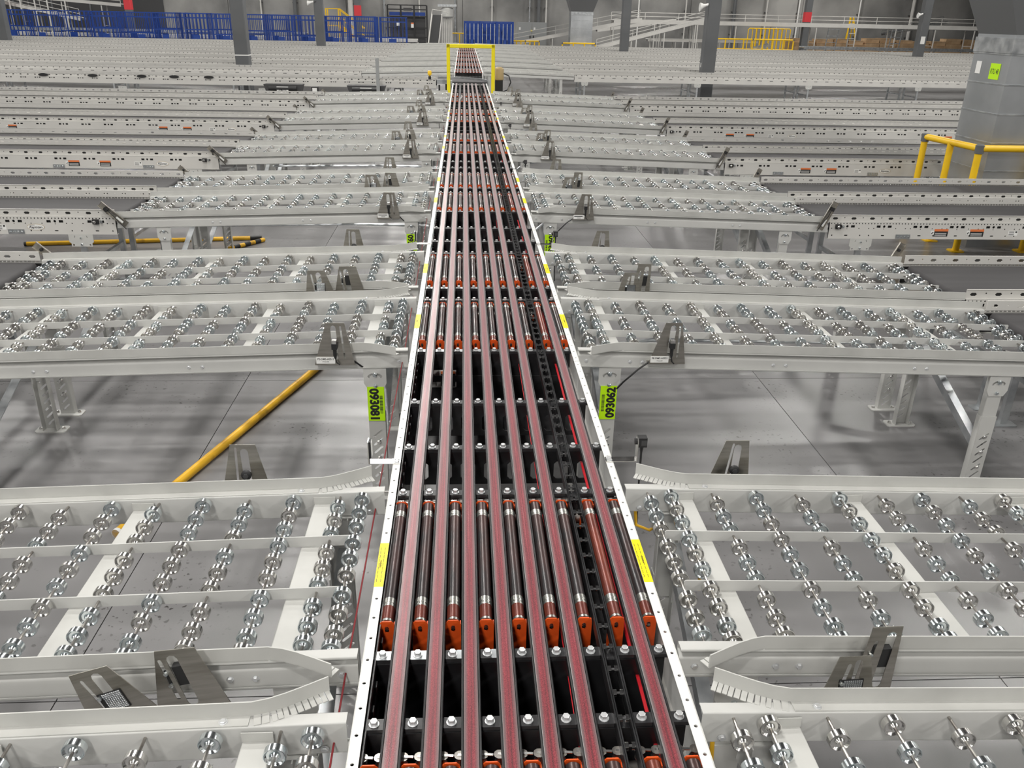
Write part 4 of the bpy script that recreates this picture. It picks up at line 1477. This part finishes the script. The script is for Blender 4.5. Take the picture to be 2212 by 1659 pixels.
# ================================================================== details of the far wall
mb = MB(); mb.box(-31.5, -19.5, YW1 - .22, YW1 - .17, 0, 6.0, 'dark')
o = struct('door_1', mb.mesh('door_1'), label='dark dock opening in the far wall at top left')
for i in range(5):
    mb = MB(); mb.box(-31.4 + 2.4 * i, -31.3 + 2.4 * i, YW1 - .28, YW1 - .22, 0, 6.0, 'column'); ob('door_rib', mb.mesh('door_rib'), o)
for i, (x, r_, m_) in enumerate(((-13.2, .05, 'spur'), (-11.0, .13, 'column'), (-7.4, .16, 'spur'), (-5.2, .06, 'galv'), (-2.9, .05, 'spur'), (-.55, .06, 'galv'), (1.9, .05, 'spur'),
                              (4.4, .05, 'galv'), (5.0, .12, 'column'), (5.5, .05, 'spur'), (11.7, .05, 'paper'), (14.9, .05, 'spur'), (18.2, .13, 'column'), (20.4, .05, 'spur'), (22.6, .05, 'paper'), (26.8, .05, 'paper'), (30.5, .12, 'spur'))):
    mb = MB(); mb.tube([(0, 0, 0), (0, 0, 9.5)], r_, m_, 8)
    t = thing('wall_pipe', '%s vertical pipe on the far wall, %s from the left' % ({'column': 'thick dark', 'spur': 'pale', 'galv': 'grey metal', 'paper': 'thin white'}[m_], (ORD + ['last'])[i]), 'pipe', (x, YW1 - .4, 0), 'pipes on the far wall'); ob('pipe', mb.mesh('pipe', 40), t)
    for z in (1.2, 2.6, 4.0):
        mb = MB(); mb.box(-r_ - .03, r_ + .03, 0, .24, z, z + .05, 'dark'); ob('clamp', mb.mesh('clamp'), t)
# ================================================================== blue cage carts
def cage_parts(w, d, h, seed):
    """list of (part name, mesh, offset)"""
    res = []
    A = MB(); A.box(-.022, .022, -.022, .022, .12, h, 'blue'); pm = A.mesh('post')
    for x in (0, w):
        for y in (0, d): res.append(('post', pm, (x, y, 0)))
    B = MB(); B.box(0, w, -.015, .015, -.022, .022, 'blue'); rm = B.mesh('frame_rail')
    B = MB(); B.box(-.015, .015, 0, d, -.02, .02, 'blue'); sm = B.mesh('frame_rail')
    r = random.Random(seed)
    for z in (h - .03, h - .24, r.choice((.95, 1.15)), .52, .16):
        for y in (0, d): res.append(('frame_rail', rm, (0, y, z)))
    for z in (h - .03, .16):
        for x in (0, w): res.append(('frame_rail', sm, (x, 0, z)))
    Cc = MB(); Cc.box(-.010, .010, -.010, .010, .2, h - .03, 'blue'); bm_ = Cc.mesh('bar')
    n = int(w / .17)
    for i in range(1, n):
        for y in (0, d): res.append(('bar', bm_, (w * i / n, y, 0)))
    k = int(d / .21)
    for i in range(1, k):
        for x in (0, w): res.append(('bar', bm_, (x, d * i / k, 0)))
    Dd = MB(); Dd.box(w * .34, w * .62, -.03, -.02, .16, .9, 'blue'); res.append(('panel', Dd.mesh('panel'), (0, 0, 0)))
    Dd = MB(); Dd.box(0, w, 0, d, .14, .18, 'blue'); res.append(('floor_tray', Dd.mesh('floor_tray'), (0, 0, 0)))
    return res


CAGE = {w: cage_parts(w, .85, 1.95, i) for i, w in enumerate((1.15, 1.35))}
WH = MB(); WH.lathe([(-.02, .06), (.02, .06)], 'rubber', lambda h, x, y: (h, x, y + .06), 10); WHL = WH.mesh('caster', 40)
cxs = [-23.7, -22.2, -18.9, -17.3, -15.9, -14.4, -12.9, -11.45, -10.0, -8.6, -7.2, -5.7, -4.35]
for i, x in enumerate(cxs):
    w = 1.15 if i % 3 else 1.35
    t = thing('cage_cart', 'tall blue barred cage cart, %s from the left along the back' % ORD[i], 'cart', (x, 47.6 + .25 * (i % 2), 0), 'blue cage carts along the back')
    for nm, me, lo in CAGE[w]: ob(nm, me, t, lo)
    for a in (.06, w - .06):
        for b in (.06, .79): ob('caster', WHL, t, (a, b, 0))
for i, x in enumerate((-24.3, -21.4, -19.9, -18.2, -16.5, -15.1, -13.6, -12.1, -10.7, -9.2, -7.75, -6.2)):
    t = thing('cage_cart', 'blue barred cage cart in the second row, %s from the left' % ORD[i], 'cart', (x, 49.3 + .2 * (i % 3), 0), 'blue cage carts, second row')
    for nm, me, lo in CAGE[1.35 if i % 2 else 1.15]: ob(nm, me, t, lo)
    for a in (.06, (1.35 if i % 2 else 1.15) - .06):
        for b in (.06, .79): ob('caster', WHL, t, (a, b, 0))
# blue rack in the middle and stacked cages behind
for i, x in enumerate((.05, .95, 1.85)):
    t = thing('cage_cart', 'blue barred cage %s in the nested group behind the gate' % ('at left', 'in the middle', 'at right')[i], 'cart', (x, 49.2, 0), 'nested blue cages behind the gate')
    for nm, me, lo in cage_parts(.86, 1.6, 1.82, 40 + i): ob(nm, me, t, lo)
    for q in range(4):
        mb = MB(); mb.box(.06 + q * .22, .10 + q * .22, -.03, -.015, .2, 1.7, 'galv'); ob('slat', mb.mesh('slat'), t)
    mb = MB(); mb.box(.02, .84, 1.54, 1.57, .2, 1.75, 'blue'); ob('back_sheet', mb.mesh('back_sheet'), t)

# ================================================================== conveyors at the back
def run(name, label, p, q, w, legs=(), rail=0, m='spur', belt='belt_dark', h=.16, cat='conveyor', group=None):
    """conveyor run from p to q (top of deck), legs to the floor"""
    p = Vector(p); q = Vector(q)
    t = thing(name, label, cat, (p.x, p.y, 0), group)
    d = q - p
    n = Vector((-d.y, d.x, 0)).normalized() * w / 2
    for s, nm in ((-1, 'side_panel'), (1, 'side_panel')):
        mb = MB(); o = n * s
        mb.bar((o.x, o.y, p.z - h / 2 + .03), (d.x + o.x, d.y + o.y, q.z - h / 2 + .03), .03, h, m); ob(nm, mb.mesh(nm), t)
    mb = MB(); mb.bar((0, 0, p.z - .03), (d.x, d.y, q.z - .03), w - .04, .03, belt); ob('deck', mb.mesh('deck'), t)
    for f in legs:
        c = d * f
        mb = MB(); z = p.z + c.z - h
        for s in (-1, 1):
            mb.box(c.x + n.x * s - .025, c.x + n.x * s + .025, c.y + n.y * s - .025, c.y + n.y * s + .025, 0, z, m)
        mb.bar((c.x + n.x, c.y + n.y, z * .5), (c.x - n.x, c.y - n.y, z * .5), .03, .03, m)
        ob('leg', mb.mesh('leg'), t)
    if rail:
        mb = MB()
        for zz in (rail, rail * .5):
            mb.bar((n.x, n.y, p.z + zz), (d.x + n.x, d.y + n.y, q.z + zz), .03, .03, m)
        k = max(2, int(d.length / 2))
        for i in range(k + 1):
            c = d * (i / k); mb.bar((c.x + n.x, c.y + n.y, p.z + c.z), (c.x + n.x, c.y + n.y, p.z + c.z + rail), .025, .025, m)
        ob('hand_rail', mb.mesh('hand_rail'), t)
    return t


E8 = [i / 8 for i in range(9)]
run('roller_conveyor', 'pale packing conveyor running behind the blue cages', (-25, 51.6, .78), (-2.6, 51.6, .78), .8, E8, m='spur', belt='spur')
run('roller_conveyor', 'second pale packing line behind the blue cages', (-27, 52.8, 1.0), (-9, 52.8, 1.0), .7, E8, m='galv', belt='galv')
run('incline_conveyor', 'steep pale conveyor rising to the left behind the cages', (-22.4, 55, 1.5), (-31, 55, 3.2), .8, (.1, .3, .5, .7, .9), .5, 'spur')
run('incline_conveyor', 'upper pale conveyor crossing at top left', (-20.5, 56.5, 2.3), (-32, 56.5, 3.1), .8, (.1, .3, .5, .7, .9), .4, 'spur')
for i, x in enumerate((-26.0, -25.4, -24.6, -23.9, -22.9)):
    mb = MB(); mb.box(-.03, .03, -.03, .03, 0, 3.4, 'spur'); mb.box(-.08, .08, -.08, .08, 0, .01, 'spur')
    t = thing('support_post', 'pale slim support post, %s of five at top left' % ORD[i], 'post', (x, 54.1, 0), 'slim posts at top left'); ob('upright', mb.mesh('upright'), t)
run('incline_conveyor', 'long inclined conveyor passing behind the square silver duct', (2.9, 52, .70), (10.2, 52, 2.12), .8, (.3, .6, .9), .45)
run('incline_conveyor', 'inclined conveyor right of the square silver duct', (7.4, 49.5, .66), (13.4, 49.5, 2.2), .8, (.3, .6, .9), .35)
run('incline_conveyor', 'short inclined conveyor crossing behind the grey column', (8.5, 57.6, 1.4), (13.5, 57.6, 2.1), .7, (.2, .8), 0)
run('elevated_conveyor', 'high level conveyor with hand rail along the right back wall', (8.9, 54, 2.02), (33.5, 54, 2.02), 1.0, [i / 10 for i in range(11)], .42, 'spur', 'spur', .22)
run('roller_conveyor', 'low pale conveyor under the high level line', (11.5, 56.2, .95), (18.5, 56.2, .95), .8, (.05, .25, .45, .65, .85), 0, 'spur', 'galv')
run('roller_conveyor', 'low roller conveyor in front of the cardboard boxes', (19.8, 51.8, .78), (33, 51.8, .78), .8, E8, 0, 'galv', 'galv')
run('incline_conveyor', 'small galvanised decline beside the yellow railings', (15.9, 51, .5), (17.6, 51, .92), .5, (.8,), 0, 'galv')
run('takeaway_conveyor', 'flat conveyor crossing at the far end of the sorter', (-1.9, 46.4, .74), (3.4, 46.4, .74), .5, (.05, .5, .95), 0, 'spur')
run('incline_conveyor', 'far right conveyor climbing behind the boxes', (27.5, 58, 1.5), (31.5, 58, 2.3), .6, (.2, .8), .3, 'galv')
for i, x in enumerate((21.6, 25.5)):
    t = thing('frame_tower', 'galvanised ladder-like support frame %s of the boxes' % ('left' if i == 0 else 'in front'), 'frame', (x, 52.9, 0), 'ladder-like support frames')
    for nm, a in (('upright', 0), ('upright', .62)):
        mb = MB(); mb.bar((a, 0, 0), (a + .12, 0, 1.78), .05, .05, 'galv'); ob(nm, mb.mesh(nm), t)
    for q in range(5):
        mb = MB(); mb.box(.02 + .03 * q, .66 + .03 * q, -.02, .02, .3 + .35 * q, .34 + .35 * q, 'galv'); ob('rung', mb.mesh('rung'), t)
# black inclined belt head and strapped tower
t = thing('incline_belt', 'steep black belt conveyor tilted upright left of the gate', 'conveyor', (-1.56, 47.0, 0))
mb = MB(); mb.bar((0, 0, .66), (.2, .7, 2.08), .46, .05, 'rubber'); ob('belt', mb.mesh('belt'), t)
for s in (-1, 1):
    mb = MB(); mb.bar((s * .26, .02, .62), (.2 + s * .26, .72, 2.12), .05, .14, 'spur'); ob('side_panel', mb.mesh('side_panel'), t)
mb = MB(); mb.box(-.25, -.2, .1, .15, 0, .75, 'spur'); mb.box(.2, .25, .1, .15, 0, .75, 'spur'); mb.box(-.1, -.05, .7, .75, 0, 1.9, 'spur'); mb.box(.4, .45, .7, .75, 0, 1.9, 'spur'); ob('legs', mb.mesh('legs'), t)
mb = MB(); mb.tube([(-.1, .75, 2.1), (-.05, .8, 2.35), (.35, .9, 2.3), (.75, 1.2, 2.2)], .02, 'spur', 6); ob('hand_rail', mb.mesh('hand_rail', 40), t)
t = thing('lift_tower', 'pale lift tower with flat lamp hood behind the gate', 'machine', (-.87, 49.3, 0))
for i in range(6):
    mb = MB(); a = -.26 + .1 * i; mb.box(a - .03, a + .03, -.05 + .02 * (i % 2), .05, 0, 1.95, 'spur'); ob('upright', mb.mesh('upright'), t)
mb = MB(); mb.lathe([(1.95, .22), (2.02, .34), (2.4, .34), (2.46, .24)], 'white', lambda h, x, y: (x, y, h), 14); ob('drum', mb.mesh('drum', 40), t)
mb = MB(); mb.box(-.5, .5, -.3, .3, 2.5, 2.62, 'galv'); ob('hood', mb.mesh('hood'), t)
# dock door frame
t = thing('dock_gate', 'black mesh dock gate with blue overhead beam', 'gate', (-4.75, 57.6, 0))
for x in (0, .83, 1.66, 2.45):
    mb = MB(); mb.box(x - .05, x + .05, -.05, .05, 0, 2.6, 'rubber'); ob('post', mb.mesh('post'), t)
for z in (2.6, 2.35, 1.95, 1.3, .75):
    mb = MB(); mb.box(0, 2.45, -.03, .03, z - .03, z + .03, 'rubber'); ob('rail', mb.mesh('rail'), t)
mb = MB(); mb.box(.1, 2.35, .06, .2, 2.0, 2.2, 'blue'); ob('beam', mb.mesh('beam'), t)
mb = MB(); mb.box(.1, 2.35, .2, .25, .1, 1.95, 'dark'); ob('door_leaf', mb.mesh('door_leaf'), t)
mb = MB(); mb.box(.55, .72, -.06, -.05, 1.4, 1.58, 'paper'); mb.box(1.45, 1.62, -.06, -.05, 1.3, 1.6, 'paper'); mb.box(1.45, 1.62, -.065, -.06, 1.52, 1.6, 'warn'); ob('notice', mb.mesh('notice'), t)
mb = MB(); mb.box(1.0, 1.5, -.1, .2, 2.28, 2.45, 'dark'); ob('motor', mb.mesh('motor'), t)
# control cabinet
t = thing('control_cabinet', 'grey double-door control cabinet right of the gate', 'cabinet', (3.2, 54.2, 0))
mb = MB(); mb.box(0, 1.8, 0, .5, .1, 1.78, 'cab'); ob('body', mb.mesh('body'), t)
for x in (.02, .9):
    mb = MB(); mb.box(x, x + .86, -.02, 0, .14, 1.74, 'cab'); dd = ob('door', mb.mesh('door'), t)
    mb = MB(); mb.box(x + (.74 if x < .5 else .06), x + (.8 if x < .5 else .12), -.06, -.02, .85, 1.05, 'rubber'); ob('handle', mb.mesh('handle'), dd)
    mb = MB(); mb.box(x + .1, x + .2, -.03, -.02, 1.35, 1.5, 'paper'); ob('notice', mb.mesh('notice'), dd)
mb = MB(); mb.box(.82, .92, -.035, -.025, 1.28, 1.36, 'sticker'); ob('hazard_label', mb.mesh('hazard_label'), t)
mb = MB(); mb.box(0, 1.8, .02, .48, 0, .1, 'dark'); ob('plinth', mb.mesh('plinth'), t)

# ================================================================== ducts
def duct(x, y, w, d, z1, label, panels, hood):
    t = thing('air_duct', label, 'duct', (x, y, 0), 'square metal air ducts')
    mb = MB(); mb.box(0, w, 0, d, 0, z1, 'duct'); ob('body', mb.mesh('body'), t)
    for z in panels:
        mb = MB(); mb.box(-.008, w + .008, -.008, d + .008, z - .006, z + .006, 'galv'); ob('seam', mb.mesh('seam'), t, label='standing seam')
    a, b, zt = hood
    vs = [(0, 0, z1), (w, 0, z1), (w, d, z1), (0, d, z1), (-a, -b, z1 + zt), (w + a, -b, z1 + zt), (w + a, d + b, z1 + zt), (-a, d + b, z1 + zt)]
    mb = MB(); mb.add(vs, [(0, 3, 2, 1), (4, 5, 6, 7), (0, 1, 5, 4), (1, 2, 6, 5), (2, 3, 7, 6), (3, 0, 4, 7)], 'hood'); ob('hood', mb.mesh('hood'), t, label='dark grey flared hood')
    mb = MB(); mb.box(-a, w + a, -b, d + b, z1 + zt, z1 + zt + 1.4, 'hood'); mb.box(0, w, 0, d, z1 + zt + 1.4, ZC - .01, 'duct'); ob('riser', mb.mesh('riser'), t)
    mb = MB(); mb.box(-.012, w + .012, -.012, d + .012, z1 - .17, z1 - .03, 'galv'); ob('collar', mb.mesh('collar'), t)
    return t


d1 = duct(5.36, 8.50, 1.15, .66, 2.10, 'large galvanised air duct with lime label at the right edge', (.32, .52, .80, 1.08, 1.36, 1.64, 1.92), (.42, .12, .85))
mb = MB(); mb.box(-.0025, 0, -.085, .085, -.075, .075, 'lime'); put_text(mb, 'RTU 48', .135, .05, lambda x, y: (-.003, -x, y), 'ink', .012)
ob('duct_label', mb.mesh('duct_label'), d1, (-.001, .22, 1.755), None, 'lime green label reading RTU 48')
mb = MB(); mb.box(-.002, 0, -.045, .045, -.06, .06, 'paper'); ob('paper_note', mb.mesh('paper_note'), d1, (-.001, .52, 1.78))
duct(5.95, 50.2, 1.22, .9, 2.40, 'square silver air duct standing near the back wall', (.75, 1.1, 1.45, 1.56, 1.95, 2.3), (.25, .25, .75))

# ================================================================== yellow railings
def railing(label, pts, h, r=.03, mids=(), m='yellow', between=0, group='yellow pipe railings'):
    t = thing('guard_railing', label, 'railing', (pts[0][0], pts[0][1], 0), group)
    o = Vector((pts[0][0], pts[0][1], 0))
    P = [Vector((x, y, 0)) - o for x, y in pts]
    for i in range(len(P) - 1):
        for z in (h,) + tuple(mids):
            mb = MB(); mb.tube([(P[i].x, P[i].y, z), (P[i + 1].x, P[i + 1].y, z)], r, m, 10); ob('top_rail' if z == h else 'mid_rail', mb.mesh('rail', 40), t)
        ks = [P[i].lerp(P[i + 1], (j + 1) / (between + 1)) for j in range(between)]
        for c in [P[i]] + ks + ([P[i + 1]] if i == len(P) - 2 else []):
            mb = MB(); mb.tube([(c.x, c.y, 0), (c.x, c.y, h)], r * (1.0 if r > .02 else 1), m, 10)
            mb.prism(chamf(c.x - .07, c.x + .07, c.y - .07, c.y + .07, .02), 0, .01, m, lambda p, a: (p[0], p[1], a)); ob('post', mb.mesh('post', 40), t)
    for c in P:
        mb = MB(); mb.lathe([(h - .05, r * 1.25), (h + .03, r * 1.25), (h + .04, r * .8)], 'column', lambda q, x, y: (x + c.x, y + c.y, q), 10); ob('elbow', mb.mesh('elbow', 40), t)
    return t


railing('thick yellow pipe railing around the large duct at right', [(5.06, 9.22), (5.16, 8.34), (6.6, 8.34)], 1.05, .034, (), 'yellow', 1)
railing('low yellow railing in front of the square silver duct', [(5.35, 48.6), (7.15, 48.6)], .82, .04, (), 'yellow', 2)
railing('yellow railing right of the control cabinet base', [(2.75, 51.0), (3.5, 51.0), (4.3, 51.2)], .82, .035, (.5,), 'yellow', 2)
railing('long yellow railing before the stored yellow barriers', [(14.3, 50.4), (16.4, 50.4), (18.75, 50.4)], 1.15, .04, (.62,), 'yellow', 3)
railing('yellow railing left of the nested blue cages', [(-.65, 51.5), (.2, 51.5)], 1.15, .03, (.6,), 'yellow', 1)
for i in range(9):
    x = 16.9 + .28 * i
    mb = MB(); mb.tube([(0, 0, 0), (0, 0, 1.64), (.06, 0, 1.70), (.42, .0, 1.70), (.48, 0, 1.64), (.48, 0, 0)], .03, 'yellow', 8)
    t = thing('barrier_hoop', 'tall yellow barrier hoop, %s from the left in the stored row' % ORD[i], 'barrier', (x, 53.0 + .06 * i, 0), 'stored yellow barrier hoops', None); ob('hoop', mb.mesh('hoop', 40), t)
t = thing('yellow_stairs', 'yellow stair platform behind the blue cages', 'stairs', (-8.2, 55, 0))
mb = MB(); mb.box(0, .75, 0, .8, 1.35, 1.4, 'yellow'); ob('platform', mb.mesh('platform'), t)
for x in (0, .75):
    for y in (0, .8):
        mb = MB(); mb.box(x - .03, x + .03, y - .03, y + .03, 0, 2.32, 'yellow'); ob('post', mb.mesh('post'), t)
for y in (0, .8):
    mb = MB(); mb.box(0, .75, y - .025, y + .025, 2.28, 2.33, 'yellow'); mb.box(0, .75, y - .025, y + .025, 1.85, 1.89, 'yellow'); mb.bar((.75, y, 2.3), (2.2, y, 1.25), .05, .05, 'yellow'); mb.bar((.75, y, 1.85), (2.2, y, .8), .05, .05, 'yellow'); mb.bar((.75, y, 1.38), (2.3, y, 0.05), .05, .14, 'yellow'); ob('hand_rail', mb.mesh('hand_rail'), t)
for i in range(6):
    mb = MB(); mb.box(.85 + .24 * i, 1.07 + .24 * i, .02, .78, 1.2 - .2 * i, 1.23 - .2 * i, 'yellow'); ob('tread', mb.mesh('tread'), t)
t = thing('step_ladder', 'yellow step ladder standing behind the cardboard boxes', 'ladder', (24.6, 57.0, 0))
for a, b in (((0, 0), (.22, .3)), ((.9, 0), (.42, .3))):
    mb = MB(); mb.bar((a[0], a[1], 0), (b[0], b[1], 2.45), .07, .05, 'yellow'); ob('rail', mb.mesh('rail'), t)
for q in range(7):
    f = q / 7.5
    mb = MB(); mb.box(.05 + .2 * f, .85 - .43 * f, -.03 + .3 * f, .05 + .3 * f, .3 + .29 * q, .33 + .29 * q, 'paper'); ob('step', mb.mesh('step'), t)
mb = MB(); mb.bar((.2, .9, 0), (.3, .3, 2.4), .05, .04, 'yellow'); mb.bar((.7, .9, 0), (.42, .3, 2.4), .05, .04, 'yellow'); ob('rear_legs', mb.mesh('rear_legs'), t)

# ================================================================== cardboard boxes
rb = random.Random(3)


def carton(w, d, h):
    mb = MB()
    e = .01
    mb.box(0, w, 0, d, 0, h - e, 'card')
    # four flaps lying nearly flat with a seam, and tape
    for a in ((-.01, w + .01, -.01, d / 2 - .006), (-.01, w + .01, d / 2 + .006, d + .01)):
        mb.box(*a, h - e, h, 'card')
    mb.box(w * .02, w * .98, d / 2 - .035, d / 2 + .035, h, h + .002, 'tan')
    return mb.mesh('carton')


x = 20.2
i = 0
BOXN = ['first', 'second', 'third', 'fourth', 'fifth', 'sixth', 'seventh', 'eighth', 'ninth', 'tenth', 'eleventh', 'twelfth', 'thirteenth', 'fourteenth']
while x < 32.5 and i < 12:
    w = rb.uniform(.85, 1.1)
    h = rb.uniform(.82, 1.0)
    yb = 55.2 + rb.uniform(-.15, .1)
    thing('cardboard_box', 'brown cardboard gaylord box, %s from the left at the right back wall' % BOXN[i], 'box', (x, yb, 0), 'cardboard boxes at the right back', carton(w, 1.0, h))
    h2 = rb.uniform(.16, .30)
    thing('cardboard_box', 'flat carton lying on the %s brown box at right back' % BOXN[i], 'box', (x + .02, yb + .1, h + .003), 'cardboard boxes at the right back', carton(w * rb.uniform(.85, 1.0), .8, h2))
    x += w + .04
    i += 1
